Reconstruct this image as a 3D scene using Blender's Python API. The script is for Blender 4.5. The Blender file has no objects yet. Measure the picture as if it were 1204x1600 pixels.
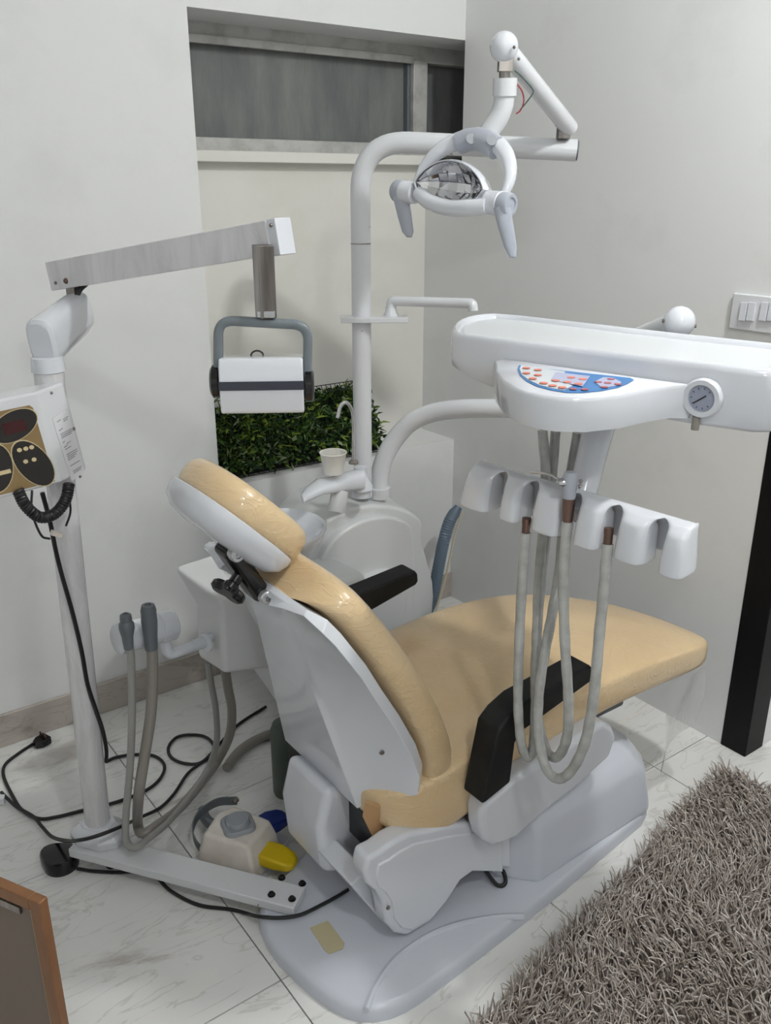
import bpy, math, random
import numpy as np
from mathutils import Vector, Matrix
random.seed(7); rng = np.random.default_rng(7)
scene = bpy.context.scene
C = scene.collection

# ---------------------------------------------------------------- camera
F = 1369.2                                     # focal length in pixels of the 1204x1600 frame
CAM = Vector((-2.09857, -2.43587, 1.55))
yaw, pitch = math.radians(53.873), math.radians(-20.3885)
cf = Vector((math.cos(yaw)*math.cos(pitch), math.sin(yaw)*math.cos(pitch), math.sin(pitch)))
cr = Vector((math.sin(yaw), -math.cos(yaw), 0)); cu = cr.cross(cf)
cd = bpy.data.cameras.new('camera'); co = bpy.data.objects.new('camera', cd); C.objects.link(co)
cd.sensor_fit = 'VERTICAL'; cd.sensor_height = 36.0; cd.lens = F/1600*36.0; cd.clip_start = 0.02
M = Matrix((cr, cu, -cf)).transposed().to_4x4(); M.translation = CAM
co.matrix_world = M
scene.camera = co
# ---------------------------------------------------------------- world, exposure
w = bpy.data.worlds.new('world'); scene.world = w; w.use_nodes = True
w.node_tree.nodes['Background'].inputs[0].default_value = (0.03, 0.035, 0.04, 1)
w.node_tree.nodes['Background'].inputs[1].default_value = 0.3
scene.view_settings.view_transform = 'Standard'; scene.view_settings.look = 'None'
scene.view_settings.gamma = 1.0; scene.view_settings.exposure = 0.0
scene.view_settings.use_curve_mapping = False
CEIL = 2.72
# globe lamps hanging under the ceiling: x, y, emitted strength (the globes themselves give the light, see ceiling lamps below)
LAMPS = [(-1.70, -2.85, 270), (-0.45, -1.95, 540), (-2.6, -4.2, 200)]  # the last is an unseen lamp added towards the rear for fill

# ---------------------------------------------------------------- pixels to places
def ray(px, py): return cf*F + cr*(px-602) + cu*(800-py)
def PY(px, py, y): d = ray(px, py); return CAM + d*((y-CAM.y)/d.y)
def PX(px, py, x): d = ray(px, py); return CAM + d*((x-CAM.x)/d.x)
def PZ(px, py, z): d = ray(px, py); return CAM + d*((z-CAM.z)/d.z)
def PD(px, py, D): return CAM + ray(px, py).normalized()*D
def PP(px, py, p0, n): d = ray(px, py); return CAM + d*((p0-CAM).dot(n)/d.dot(n))

# ---------------------------------------------------------------- mesh helpers
def V(*a): return Vector(a)
def lerp(a, b, t): return a+(b-a)*t
def interp(x, xs, ys): return float(np.interp(x, xs, ys))
def catmull(pts, n=8):
    pts = [Vector(p) for p in pts]; P = [2*pts[0]-pts[1]]+pts+[2*pts[-1]-pts[-2]]; out = []
    for i in range(1, len(P)-2):
        for k in range(n):
            t = k/n
            a, b, c, d = P[i-1], P[i], P[i+1], P[i+2]
            out.append(0.5*((2*b)+(c-a)*t+(2*a-5*b+4*c-d)*t*t+(3*b-a-3*c+d)*t**3))
    out.append(pts[-1]); return out
def fillet(pts, r, n=8):
    pts = [Vector(p) for p in pts]; out = [pts[0]]
    for i in range(1, len(pts)-1):
        a, b, c = pts[i-1], pts[i], pts[i+1]
        u, v = (a-b), (c-b); rr = min(r, u.length*0.49, v.length*0.49)
        p, q = b+u.normalized()*rr, b+v.normalized()*rr
        for k in range(n+1):
            t = k/n; out.append((1-t)**2*p+2*t*(1-t)*b+t*t*q)
    out.append(pts[-1]); return out
def smooth2(poly, it=2):
    for _ in range(it):
        q = []
        for i in range(len(poly)):
            a, b = Vector(poly[i]), Vector(poly[(i+1) % len(poly)])
            q += [a*0.75+b*0.25, a*0.25+b*0.75]
        poly = q
    return poly
class MB:
    def __init__(s): s.v = []; s.f = []
    def add(s, vs, fs):
        o = len(s.v); s.v += [Vector(p) for p in vs]; s.f += [[i+o for i in f] for f in fs]; return s
    def box(s, c, size, R=None, taper=1.0):
        c = Vector(c); hx, hy, hz = [k/2 for k in size]; vs = []
        for z in (-1, 1):
            k = taper if z > 0 else 1
            for x, y in ((-1, -1), (1, -1), (1, 1), (-1, 1)):
                p = Vector((x*hx*k, y*hy*k, z*hz)); vs.append(c+(R@p if R else p))
        return s.add(vs, [[3, 2, 1, 0], [4, 5, 6, 7], [0, 1, 5, 4], [1, 2, 6, 5], [2, 3, 7, 6], [3, 0, 4, 7]])
    def loft(s, loops, cap0=True, cap1=True):
        n = len(loops[0]); vs = [p for l in loops for p in l]; fs = []
        for i in range(len(loops)-1):
            for j in range(n):
                fs.append([i*n+j, i*n+(j+1) % n, (i+1)*n+(j+1) % n, (i+1)*n+j])
        if cap0: fs.append(list(range(n))[::-1])
        if cap1: fs.append([(len(loops)-1)*n+j for j in range(n)])
        return s.add(vs, fs)
    def extr(s, poly, vec):
        vec = Vector(vec); return s.loft([poly, [Vector(p)+vec for p in poly]])
    def tube(s, path, r, n=12, caps=True):
        path = [Vector(p) for p in path]; m = len(path)
        rs = r if isinstance(r, (list, tuple)) else [r]*m
        t = (path[1]-path[0]).normalized()
        up = Vector((0, 0, 1)) if abs(t.z) < 0.9 else Vector((1, 0, 0))
        a = (up-t*up.dot(t)).normalized(); loops = []
        for i in range(m):
            tt = (path[min(i+1, m-1)]-path[max(i-1, 0)])
            if tt.length > 1e-9: t = tt.normalized()
            a = (a-t*a.dot(t)).normalized(); b = t.cross(a)
            loops.append([path[i]+(a*math.cos(2*math.pi*k/n)+b*math.sin(2*math.pi*k/n))*rs[i] for k in range(n)])
        return s.loft(loops, caps, caps)
    def strip(s, path, wv, th, nrm=None):      # flat band along a path, wv = width vector
        loops = []
        path = [Vector(p) for p in path]
        for i, p in enumerate(path):
            t = (path[min(i+1, len(path)-1)]-path[max(i-1, 0)]).normalized()
            nn = t.cross(wv).normalized()*th/2; h = wv/2
            loops.append([p-h-nn, p+h-nn, p+h+nn, p-h+nn])
        return s.loft(loops)
    def lathe(s, prof, c, ax=(0, 0, 1), n=24, cap=True):
        ax = Vector(ax).normalized(); c = Vector(c)
        u = Vector((1, 0, 0)) if abs(ax.x) < 0.9 else Vector((0, 1, 0))
        a = (u-ax*u.dot(ax)).normalized(); b = ax.cross(a)
        loops = [[c+ax*z+(a*math.cos(2*math.pi*k/n)+b*math.sin(2*math.pi*k/n))*r for k in range(n)] for r, z in prof]
        return s.loft(loops, cap, cap)
    def ball(s, c, r, n=20, m=12, sc=(1, 1, 1), R=None):
        loops = []
        for i in range(m+1):
            th = math.pi*(0.004+0.992*i/m)
            l = []
            for k in range(n):
                p = Vector((sc[0]*math.sin(th)*math.cos(2*math.pi*k/n), sc[1]*math.sin(th)*math.sin(2*math.pi*k/n), -sc[2]*math.cos(th)))*r
                l.append(Vector(c)+(R@p if R else p))
            loops.append(l)
        return s.loft(loops)
    def mirror_y(s, yc):
        m = MB(); m.v = [Vector((p.x, 2*yc-p.y, p.z)) for p in s.v]; m.f = [f[::-1] for f in s.f]; return m
    def merge(s, o): return s.add(o.v, o.f)

def root_off(parent):
    while parent is not None and parent.parent is not None: parent = parent.parent
    return Vector(parent.location) if parent is not None else None
def recalc(me):
    import bmesh
    b = bmesh.new(); b.from_mesh(me); bmesh.ops.recalc_face_normals(b, faces=b.faces); b.to_mesh(me); b.free()
def build(name, mb, mat, parent=None, bevel=0, seg=3, sub=0, angle=38, base=None, flat=False, fix=True):
    off = root_off(parent)
    if off is None:
        if base is None:
            xs = [p.x for p in mb.v]; ys = [p.y for p in mb.v]; zs = [p.z for p in mb.v]
            base = Vector(((min(xs)+max(xs))/2, (min(ys)+max(ys))/2, min(zs)))
        off = Vector(base)
    me = bpy.data.meshes.new(name); me.from_pydata([tuple(p-off) for p in mb.v], [], mb.f); me.validate()
    if fix: recalc(me)
    me.materials.append(mat)
    o = bpy.data.objects.new(name, me); C.objects.link(o)
    if parent is None: o.location = off
    else: o.parent = parent
    if not flat:
        me.polygons.foreach_set('use_smooth', [True]*len(me.polygons))
        if bevel or sub: pass
        else: me.set_sharp_from_angle(angle=math.radians(angle))
    if bevel:
        m = o.modifiers.new('bevel', 'BEVEL'); m.width = bevel; m.segments = seg; m.limit_method = 'ANGLE'; m.angle_limit = math.radians(28)
        m.use_clamp_overlap = True; m.harden_normals = False
        if not sub:
            o.modifiers.new('wn', 'WEIGHTED_NORMAL').keep_sharp = True
    if sub:
        m = o.modifiers.new('sub', 'SUBSURF'); m.levels = sub; m.render_levels = sub
    return o
def thing(name, loc, label, cat, group=None):
    o = bpy.data.objects.new(name, None); C.objects.link(o); o.location = loc; o.empty_display_size = 0.05
    return tag(o, label, cat, group)
def tag(o, label=None, cat=None, group=None, kind=None):
    if label: o['label'] = label
    if cat: o['category'] = cat
    if group: o['group'] = group
    if kind: o['kind'] = kind
    return o

# ---------------------------------------------------------------- materials
def lin(r, g, b):
    f = lambda c: (c/255/12.92) if c/255 <= 0.04045 else ((c/255+0.055)/1.055)**2.4
    return (f(r), f(g), f(b), 1)
def mat(name, col, rough=0.5, metal=0.0, coat=0.0, spec=0.5, **kw):
    m = bpy.data.materials.new(name); m.use_nodes = True
    b = m.node_tree.nodes['Principled BSDF']
    b.inputs['Base Color'].default_value = col if len(col) == 4 else lin(*col)
    b.inputs['Roughness'].default_value = rough; b.inputs['Metallic'].default_value = metal
    b.inputs['Coat Weight'].default_value = coat; b.inputs['Coat Roughness'].default_value = 0.08
    b.inputs['Specular IOR Level'].default_value = spec
    for k, v in kw.items(): b.inputs[k.replace('_', ' ')].default_value = v
    return m
def nd(m, t, **kw):
    n = m.node_tree.nodes.new(t)
    for k, v in kw.items(): setattr(n, k, v)
    return n
def lk(m, a, b): m.node_tree.links.new(a, b)
def bs(m): return m.node_tree.nodes['Principled BSDF']
def noise(m, scale, detail=4, rough=0.5, coord='Object', sc=(1, 1, 1), dist=0.0):
    tc = nd(m, 'ShaderNodeTexCoord'); mp = nd(m, 'ShaderNodeMapping'); mp.inputs['Scale'].default_value = sc
    n = nd(m, 'ShaderNodeTexNoise'); n.inputs['Scale'].default_value = scale; n.inputs['Detail'].default_value = detail
    n.inputs['Roughness'].default_value = rough; n.inputs['Distortion'].default_value = dist
    lk(m, tc.outputs[coord], mp.inputs[0]); lk(m, mp.outputs[0], n.inputs[0]); return n
def ramp(m, src, stops):
    r = nd(m, 'ShaderNodeValToRGB'); e = r.color_ramp.elements
    while len(e) < len(stops): e.new(0.5)
    for el, (p, c) in zip(e, stops): el.position = p; el.color = c if len(c) == 4 else lin(*c)
    lk(m, src, r.inputs[0]); return r
def bump(m, src, strength=0.2, dist=0.005):
    b = nd(m, 'ShaderNodeBump'); b.inputs['Strength'].default_value = strength; b.inputs['Distance'].default_value = dist
    lk(m, src, b.inputs['Height']); lk(m, b.outputs[0], bs(m).inputs['Normal']); return b
def two_tone(m, n, c0, c1, p0=0.4, p1=0.6):
    r = ramp(m, n.outputs['Fac'], [(p0, c0), (p1, c1)]); lk(m, r.outputs[0], bs(m).inputs['Base Color']); return r

M_wall = mat('wall_paint', (226, 226, 220), 0.55)
n_ = noise(M_wall, 2.6, 6, 0.62); two_tone(M_wall, n_, (225, 226, 225), (232, 233, 233), 0.30, 0.48)
bump(M_wall, noise(M_wall, 60, 3).outputs['Fac'], 0.06, 0.002)
M_wall2 = mat('niche_paint', (216, 213, 198), 0.6)
two_tone(M_wall2, noise(M_wall2, 3, 5, 0.6), (226, 225, 217), (232, 231, 225), 0.3, 0.5)
M_ceil = mat('ceiling_paint', (235, 235, 232), 0.7)
M_tile = mat('marble_tile', (190, 190, 188), 0.16)
def make_marble(m, base, vein, warm, rnd=True, sc=1.0):
    g = nd(m, 'ShaderNodeNewGeometry'); oi = nd(m, 'ShaderNodeObjectInfo')
    sclv = nd(m, 'ShaderNodeVectorMath', operation='SCALE'); cmb = nd(m, 'ShaderNodeCombineXYZ')
    lk(m, oi.outputs['Random'], cmb.inputs[0]); lk(m, oi.outputs['Random'], cmb.inputs[1])
    lk(m, cmb.outputs[0], sclv.inputs[0]); sclv.inputs['Scale'].default_value = 9.0 if rnd else 0
    ad = nd(m, 'ShaderNodeVectorMath', operation='ADD'); lk(m, g.outputs['Position'], ad.inputs[0]); lk(m, sclv.outputs[0], ad.inputs[1])
    mp = nd(m, 'ShaderNodeMapping'); mp.inputs['Rotation'].default_value = (0, 0, math.radians(24)); mp.inputs['Scale'].default_value = (1.2*sc, 5.0*sc, 3.0*sc)
    lk(m, ad.outputs[0], mp.inputs[0])
    a = nd(m, 'ShaderNodeTexNoise'); a.inputs['Scale'].default_value = 1.5; a.inputs['Detail'].default_value = 9; a.inputs['Roughness'].default_value = 0.62; a.inputs['Distortion'].default_value = 0.9
    lk(m, mp.outputs[0], a.inputs[0])
    r1 = ramp(m, a.outputs['Fac'], [(0.30, vein), (0.43, base), (0.60, base), (0.72, warm)])
    b = nd(m, 'ShaderNodeTexNoise'); b.inputs['Scale'].default_value = 2.2; b.inputs['Detail'].default_value = 5; b.inputs['Distortion'].default_value = 1.6
    lk(m, mp.outputs[0], b.inputs[0])
    r2 = ramp(m, b.outputs['Fac'], [(0.485, (1, 1, 1, 1)), (0.497, (0.70, 0.68, 0.66, 1)), (0.503, (0.70, 0.68, 0.66, 1)), (0.52, (1, 1, 1, 1))])
    mx = nd(m, 'ShaderNodeMix', data_type='RGBA', blend_type='MULTIPLY'); mx.inputs[0].default_value = 0.55
    lk(m, r1.outputs[0], mx.inputs[6]); lk(m, r2.outputs[0], mx.inputs[7]); lk(m, mx.outputs[2], bs(m).inputs['Base Color'])
make_marble(M_tile, (231, 231, 229), (190, 184, 178), (234, 231, 226))
M_skirt = mat('marble_skirting', (180, 172, 165), 0.3)
make_marble(M_skirt, (184, 176, 168), (150, 138, 130), (196, 188, 178), False, 2.0)
M_grout = mat('grout', (120, 116, 110), 0.9)
M_gel = mat('white_moulded_plastic', (217, 220, 227), 0.16, coat=0.5)
bump(M_gel, noise(M_gel, 5, 2).outputs['Fac'], 0.03, 0.01)
M_gel2 = mat('base_grey_white_plastic', (203, 207, 217), 0.3, coat=0.2)
M_unit = mat('unit_white_plastic', (214, 216, 217), 0.3, coat=0.15)
M_metalw = mat('white_painted_metal', (220, 222, 226), 0.24, coat=0.3)
def chips(m, base, chip=(84, 66, 58), scale=34, thr=0.70):
    n = noise(m, scale, 5, 0.65); r = ramp(m, n.outputs['Fac'], [(thr, base), (thr+0.015, chip)]); lk(m, r.outputs[0], bs(m).inputs['Base Color'])
M_chip = mat('chipped_white_paint', (216, 218, 222), 0.3, coat=0.2); chips(M_chip, (216, 218, 222))
M_film = mat('film_wrapped_metal', (212, 211, 214), 0.22, coat=0.6)
two_tone(M_film, noise(M_film, 14, 4, 0.6, sc=(1, 1, 0.25), dist=1.5), (208, 207, 210), (224, 223, 226), 0.35, 0.6)
bump(M_film, noise(M_film, 22, 4, 0.6, sc=(1, 1, 0.35), dist=2).outputs['Fac'], 0.35, 0.006)
M_tan = mat('tan_vinyl_under_film', (204, 172, 128), 0.30, coat=0.55)
two_tone(M_tan, noise(M_tan, 5, 5, 0.6), (212, 184, 143), (221, 195, 154), 0.35, 0.62)
na_ = noise(M_tan, 9, 5, 0.55, sc=(1, 1, 2.2), dist=1.2); nb_ = noise(M_tan, 7, 3, 0.5, sc=(1.0, 0.5, 1.6), dist=3.0)
rr_ = ramp(M_tan, nb_.outputs['Fac'], [(0.46, (0, 0, 0, 1)), (0.497, (0.9, 0.9, 0.9, 1)), (0.503, (0.9, 0.9, 0.9, 1)), (0.54, (0, 0, 0, 1))])
mm_ = nd(M_tan, 'ShaderNodeMath', operation='MULTIPLY_ADD'); lk(M_tan, rr_.outputs[0], mm_.inputs[0]); mm_.inputs[1].default_value = 0.22; lk(M_tan, na_.outputs['Fac'], mm_.inputs[2])
bump(M_tan, mm_.outputs[0], 0.34, 0.012)
M_tan2 = mat('tan_paper', (190, 152, 110), 0.6); bump(M_tan2, noise(M_tan2, 20, 4).outputs['Fac'], 0.5, 0.01)
M_black = mat('black_rubber', (26, 27, 28), 0.55, spec=0.3); two_tone(M_black, noise(M_black, 12, 5), (16, 17, 18), (30, 31, 31), 0.45, 0.65)
M_blackg = mat('black_gloss_plastic', (15, 15, 17), 0.22)
M_post = mat('black_painted_post', (9, 9, 10), 0.5, spec=0.2)
M_cable = mat('black_cable', (22, 22, 24), 0.45)
M_chrome = mat('chrome', (205, 205, 208), 0.12, 1.0)
M_satin = mat('satin_metal', (196, 197, 200), 0.35, 0.6)
M_steel = mat('brushed_steel', (150, 143, 138), 0.32, 1.0)
two_tone(M_steel, noise(M_steel, 30, 4, sc=(1, 1, 0.1)), (110, 104, 100), (172, 166, 162), 0.35, 0.65)
M_brass = mat('brown_metal_collar', (120, 98, 90), 0.3, 0.9)
M_mirror = mat('mirror_facets', (225, 225, 228), 0.04, 1.0)
M_greyp = mat('grey_plastic', (150, 154, 160), 0.35)
M_lgrey = mat('light_grey_plastic', (172, 177, 188), 0.35)
M_dgrey = mat('dark_grey_plastic', (98, 103, 108), 0.4)
M_yoke = mat('slate_grey_paint', (112, 120, 126), 0.35)
M_navy = mat('navy_stripe', (52, 56, 68), 0.4)
M_hose = mat('grey_hose', (152, 151, 148), 0.35, coat=0.3)
bump(M_hose, noise(M_hose, 90, 3).outputs['Fac'], 0.2, 0.003)
M_hosew = mat('film_wrapped_hose', (160, 162, 160), 0.25, coat=0.6)
two_tone(M_hosew, noise(M_hosew, 40, 4), (164, 165, 162), (184, 185, 183), 0.35, 0.65)
bump(M_hosew, noise(M_hosew, 26, 4, 0.6, sc=(1, 1, 2.5)).outputs['Fac'], 0.35, 0.005)
M_hosed = mat('grey_brown_hose', (142, 137, 131), 0.4, coat=0.2)
M_blueh = mat('blue_grey_corrugated_hose', (98, 114, 130), 0.5)
M_cream = mat('cream_tube', (205, 196, 172), 0.4)
M_cup = mat('white_paper_cup', (232, 230, 224), 0.6)
M_yellow = mat('yellow_pedal', (206, 178, 20), 0.4)
M_blue = mat('blue_pedal', (24, 48, 128), 0.4)
M_offw = mat('aged_white_plastic', (222, 216, 208), 0.4); two_tone(M_offw, noise(M_offw, 9, 4), (206, 196, 186), (224, 219, 212), 0.35, 0.55)
M_gold = mat('gold_panel', (146, 122, 84), 0.4, 0.3)
M_goldl = mat('pale_gold_print', (206, 190, 150), 0.45)
M_dark = mat('dark_print', (34, 30, 28), 0.35)
M_red = mat('dark_red_display', (60, 14, 16), 0.2)
M_paper = mat('label_paper', (222, 222, 226), 0.6)
M_ink = mat('grey_print', (150, 150, 156), 0.7)
M_padblue = mat('keypad_blue', (62, 124, 186), 0.35)
M_padwhite = mat('keypad_white', (206, 212, 216), 0.35)
M_padlilac = mat('keypad_lilac', (178, 182, 208), 0.35)
M_btn = mat('button_orange_red', (222, 128, 108), 0.4)
M_btn2 = mat('button_dull_red', (176, 96, 104), 0.4)
M_dial = mat('dial_face', (152, 158, 176), 0.3)
M_glassdark = mat('dirty_dark_pane', (74, 77, 80), 0.28)
two_tone(M_glassdark, noise(M_glassdark, 5, 6, 0.65, sc=(2.2, 1, 0.5)), (98, 101, 102), (126, 128, 125), 0.35, 0.68)
M_alu = mat('dirty_aluminium', (168, 168, 164), 0.4, 0.1)
two_tone(M_alu, noise(M_alu, 12, 5, 0.6), (158, 157, 152), (192, 192, 189), 0.3, 0.55)
M_wood = mat('brown_wood', (150, 98, 52), 0.45); two_tone(M_wood, noise(M_wood, 12, 5, 0.6, sc=(1, 1, 0.2)), (112, 74, 42), (136, 94, 58), 0.35, 0.65)
M_board = mat('grey_brown_board', (112, 100, 90), 0.7)
M_tape = mat('old_tape', (196, 186, 150), 0.5)
M_grid = mat('black_grid_plastic', (14, 17, 14), 0.5)
M_leaf = [mat('leaf_dark', (26, 50, 22), 0.45), mat('leaf_mid', (64, 96, 42), 0.45), mat('leaf_lime', (134, 156, 60), 0.45), mat('leaf_pale', (150, 168, 128), 0.5)]
M_clear = mat('clear_plastic_sheet', (235, 235, 235), 0.12, Transmission_Weight=0.75, IOR=1.2)
M_clear.node_tree.nodes['Principled BSDF'].inputs['Alpha'].default_value = 0.6
bump(M_clear, noise(M_clear, 14, 4, 0.6, sc=(2.5, 2.5, 0.4)).outputs['Fac'], 1.0, 0.02)
M_rugback = mat('rug_backing', (120, 110, 102), 0.95)
# ---------------------------------------------------------------- room
LEDGE, LINT, SILL, NICHE, NX = 0.652, 1.995, 1.655, 0.195, -0.970
YB, XL = -5.0, -3.7
def rect_struct(name, boxes, m, bevel=0):
    mb = MB()
    for (x0, x1, y0, y1, z0, z1) in boxes: mb.box(((x0+x1)/2, (y0+y1)/2, (z0+z1)/2), (x1-x0, y1-y0, z1-z0))
    return tag(build(name, mb, m, bevel=bevel, base=(0, 0, 0)), kind='structure')
fl = rect_struct('floor', [(XL, 1.6, YB, 0.0, -0.06, -0.006)], M_grout)
# floor tiles: 60 cm squares with thin joints
TX0, TP = -0.858, 0.608
tm = MB().box((0, 0, -0.004), (TP-0.003, 0.6-0.003, 0.008))
first = None
for i in range(-5, 5):
    for j in range(0, 9):
        x0 = TX0+i*TP; y1 = -j*0.6
        cx, cy = x0+TP/2, y1-0.3
        if cx-TP/2 > 1.5 or cx+TP/2 < XL or cy < YB: continue
        if cx > 0.35 and cy > -1.3: continue
        if first is None:
            first = build('floor_tile', tm, M_tile, fl); t = first
        else:
            t = first.copy(); C.objects.link(t)
        t.parent = fl; t.location = (cx, cy, 0)
rect_struct('wall_left', [(XL, NX, 0, 0.5, 0, CEIL), (NX, 0.45, 0, 0.5, LINT, CEIL), (NX, 0, 0, 0.5, 0, LEDGE)], M_wall)
rect_struct('wall_niche', [(NX-0.02, 0.5, NICHE, 0.26, LEDGE-0.05, SILL-0.03), (0.30, 0.5, 0.0, 0.26, SILL-0.03, LINT+0.05)], M_wall2)
rect_struct('wall_right', [(0, 0.5, -1.246, 0.0, 0, CEIL), (0.088, 0.5, -1.325, -1.246, 0, CEIL), (0, 0.5, 0.0, NICHE, 0, SILL-0.036)], M_wall)
rect_struct('wall_entrance', [(1.5, 1.6, YB, -1.3, 0, CEIL)], M_wall)
rect_struct('wall_rear', [(XL, 1.6, YB-0.1, YB, 0, CEIL)], M_wall)
rect_struct('wall_side', [(XL-0.1, XL, YB-0.1, 0.5, 0, CEIL)], M_wall)
rect_struct('ceiling', [(XL-0.1, 1.6, YB-0.1, 0.5, CEIL, CEIL+0.1)], M_ceil)
rect_struct('baseboard_left', [(XL, 0.0, -0.012, -0.0005, 0, 0.105)], M_skirt, 0.003)
pb = MB().box((0.042, -1.2875, 1.2), (0.090, 0.081, 2.4))
tag(build('trim_1', pb, M_post, bevel=0.003, base=(0.045, -1.287, 0)), kind='structure')
# window
wn = tag(bpy.data.objects.new('window_1', None), kind='structure'); C.objects.link(wn); wn.location = (-0.3, NICHE, SILL)
wy = NICHE+0.01
def fr(name, x0, x1, z0, z1, y0, y1, m=M_alu, bv=0.003):
    return build(name, MB().box(((x0+x1)/2, (y0+y1)/2, (z0+z1)/2), (x1-x0, y1-y0, z1-z0)), m, wn, bevel=bv)
fr('frame_rail', NX-0.05, 0.30, 1.945, LINT+0.03, wy-0.02, wy+0.05)
fr('frame_rail', NX-0.05, -0.075, 1.938, 1.962, wy-0.032, wy-0.02)
fr('frame_rail', NX-0.05, 0.30, SILL-0.01, 1.688, wy-0.03, wy+0.05)
fr('mullion', -0.072, -0.012, 1.685, 1.95, wy-0.028, wy+0.04)
fr('mullion', -0.086, -0.073, 1.685, 1.945, wy-0.012, wy+0.03, M_dgrey)
fr('pane', NX-0.04, -0.08, 1.68, 1.945, wy+0.012, wy+0.020, M_glassdark, 0)
fr('pane', -0.015, 0.30, 1.68, 1.95, wy+0.026, wy+0.032, M_glassdark, 0)
fr('window_sill', NX-0.03, 0.0, SILL-0.036, SILL-0.004, NICHE-0.05, NICHE+0.05, M_wall2, 0.003)

# ---------------------------------------------------------------- ceiling lamps (above the frame)
for i, (lx, ly, st_) in enumerate(LAMPS):
    nm = ['round dome ceiling lamp above the camera', 'round dome ceiling lamp over the shag rug', 'round dome fill lamp added under the ceiling towards the rear wall'][i]
    t = thing('ceiling_lamp', (lx, ly, CEIL), nm, 'ceiling lamp', 'dome ceiling lamps')
    gm_ = bpy.data.materials.new('lamp_globe'); gm_.use_nodes = True
    bs(gm_).inputs['Emission Color'].default_value = (0.99, 1.0, 0.985, 1); bs(gm_).inputs['Emission Strength'].default_value = st_
    build('rose', MB().lathe([(0.06, 0.0), (0.06, -0.012), (0.03, -0.022), (0.03, -0.056)], (lx, ly, CEIL-0.001), n=28), M_metalw, t)
    build('globe', MB().ball((lx, ly, CEIL-0.085), 0.062, 28, 14, (1, 1, 0.5)), gm_, t, angle=180)

# ================================================================ DENTAL CHAIR
YC = -1.04
def mir(p): return Vector((p.x, 2*YC-p.y, p.z))
chair = thing('dental_chair', (-0.95, YC, 0), 'reclined dental treatment chair with film-covered tan upholstery and white shell', 'dental chair')
# base plate
bp_near = [(400, 1424), (402, 1447), (423, 1497), (476, 1550), (530, 1589), (575, 1601), (622, 1590), (667, 1562), (845, 1424)]
pl = [PZ(px, py, 0.0) for px, py in bp_near]
near = [Vector((p.x, p.y, 0)) for p in pl if p.y < YC]
near = near+[Vector((-0.60, -1.352, 0)), Vector((-0.44, -1.335, 0)), Vector((-0.425, -1.28, 0)), Vector((-0.42, -1.2, 0))]
outl = near+[Vector((x, y, 0)) for x, y in ((-0.42, -0.84), (-0.43, -0.765), (-0.60, -0.745), (-0.90, -0.755), (-1.0, -0.80), (-1.10, -0.865), (-1.20, -0.915), (-1.30, -0.965), (-1.40, -1.005))]
outl = smooth2(outl, 1)
cen = Vector((-0.9, YC, 0))
def lev(poly, z, k): return [Vector(((p.x-cen.x)*k+cen.x, (p.y-cen.y)*k+cen.y, z)) for p in poly]
base = build('base_plate', MB().loft([lev(outl, 0.0, 1.0), lev(outl, 0.022, 0.998), lev(outl, 0.032, 0.985), lev(outl, 0.036, 0.965)]), M_gel2, chair)
arc = catmull([PZ(px, py, 0.036) for px, py in ((572, 1578), (585, 1545), (615, 1502), (660, 1467), (710, 1446), (770, 1434), (818, 1432))], 6)
build('ridge', MB().tube(arc, 0.007, 8), M_gel2, base)
tp = PZ(512, 1466, 0.037)
q = [PZ(px, py, 0.0368) for px, py in ((484, 1450), (512, 1439), (538, 1474), (535, 1483), (514, 1491), (506, 1484))]
tag(build('tape_patch', MB().extr(q, (0, 0, 0.001)), M_tape, base), label='old yellowed tape patch')
# column housing
def hs(z, k, x0, x1, yn): # plan section with chamfered rear corners
    pts = [(x0, yn+0.075), (x0+0.07, yn), (x1-0.05, yn+0.012), (x1, yn+0.07)]
    a = [Vector((x, y, z)) for x, y in pts]; return a+[mir(p) for p in a[::-1]]
hb = MB().loft([hs(0.03, 1, -0.935, -0.40, -1.350), hs(0.055, 1, -0.935, -0.402, -1.348), hs(0.16, 1, -0.932, -0.42, -1.338), hs(0.205, 1, -0.93, -0.445, -1.312), hs(0.25, 1, -0.925, -0.50, -1.25), hs(0.34, 1, -0.92, -0.585, -1.21), hs(0.36, 1, -0.90, -0.62, -1.16)])
build('column_housing', hb, M_gel2, chair, bevel=0.014, seg=3)
# lift link covers
lk_px = [(569, 1364), (574, 1341), (594, 1331), (612, 1317), (638, 1303), (700, 1290), (742, 1285), (800, 1290), (800, 1359), (774, 1357), (745, 1356), (723, 1372), (699, 1410), (673, 1444), (657, 1460), (636, 1465), (617, 1460), (604, 1444), (602, 1426), (598, 1410), (588, 1394), (574, 1383)]
lp = [PY(px, py, -1.30) for px, py in lk_px]
for p in lp: p.z = max(p.z, 0.045)
mb = MB().extr(lp, (0, 0.05, 0)); lcov = build('link_cover', mb, M_gel, chair, bevel=0.011, seg=4)
cc = sum(lp, Vector())/len(lp)
inner = [Vector((cc.x+(p.x-cc.x)*0.86+0.004, -1.304, cc.z+(p.z-cc.z)*0.84-0.006)) for p in lp]
build('raised_panel', MB().extr(inner, (0, 0.008, 0)), M_gel, lcov, bevel=0.004)
la, lb_ = PY(560, 1372, -1.24), PY(618, 1440, -1.24)
d_ = (lb_-la).normalized(); n2 = Vector((-d_.z, 0, d_.x))
build('lift_link', MB().extr([la-n2*0.022, lb_-n2*0.022, lb_+n2*0.022, la+n2*0.022], (0, 0.16, 0)), M_gel, chair, bevel=0.006)
build('link_screw', MB().lathe([(0.005, 0), (0.004, 0.003)], PY(606, 1418, -1.302), (0, -1, 0), 10), M_steel, lcov)
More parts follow.
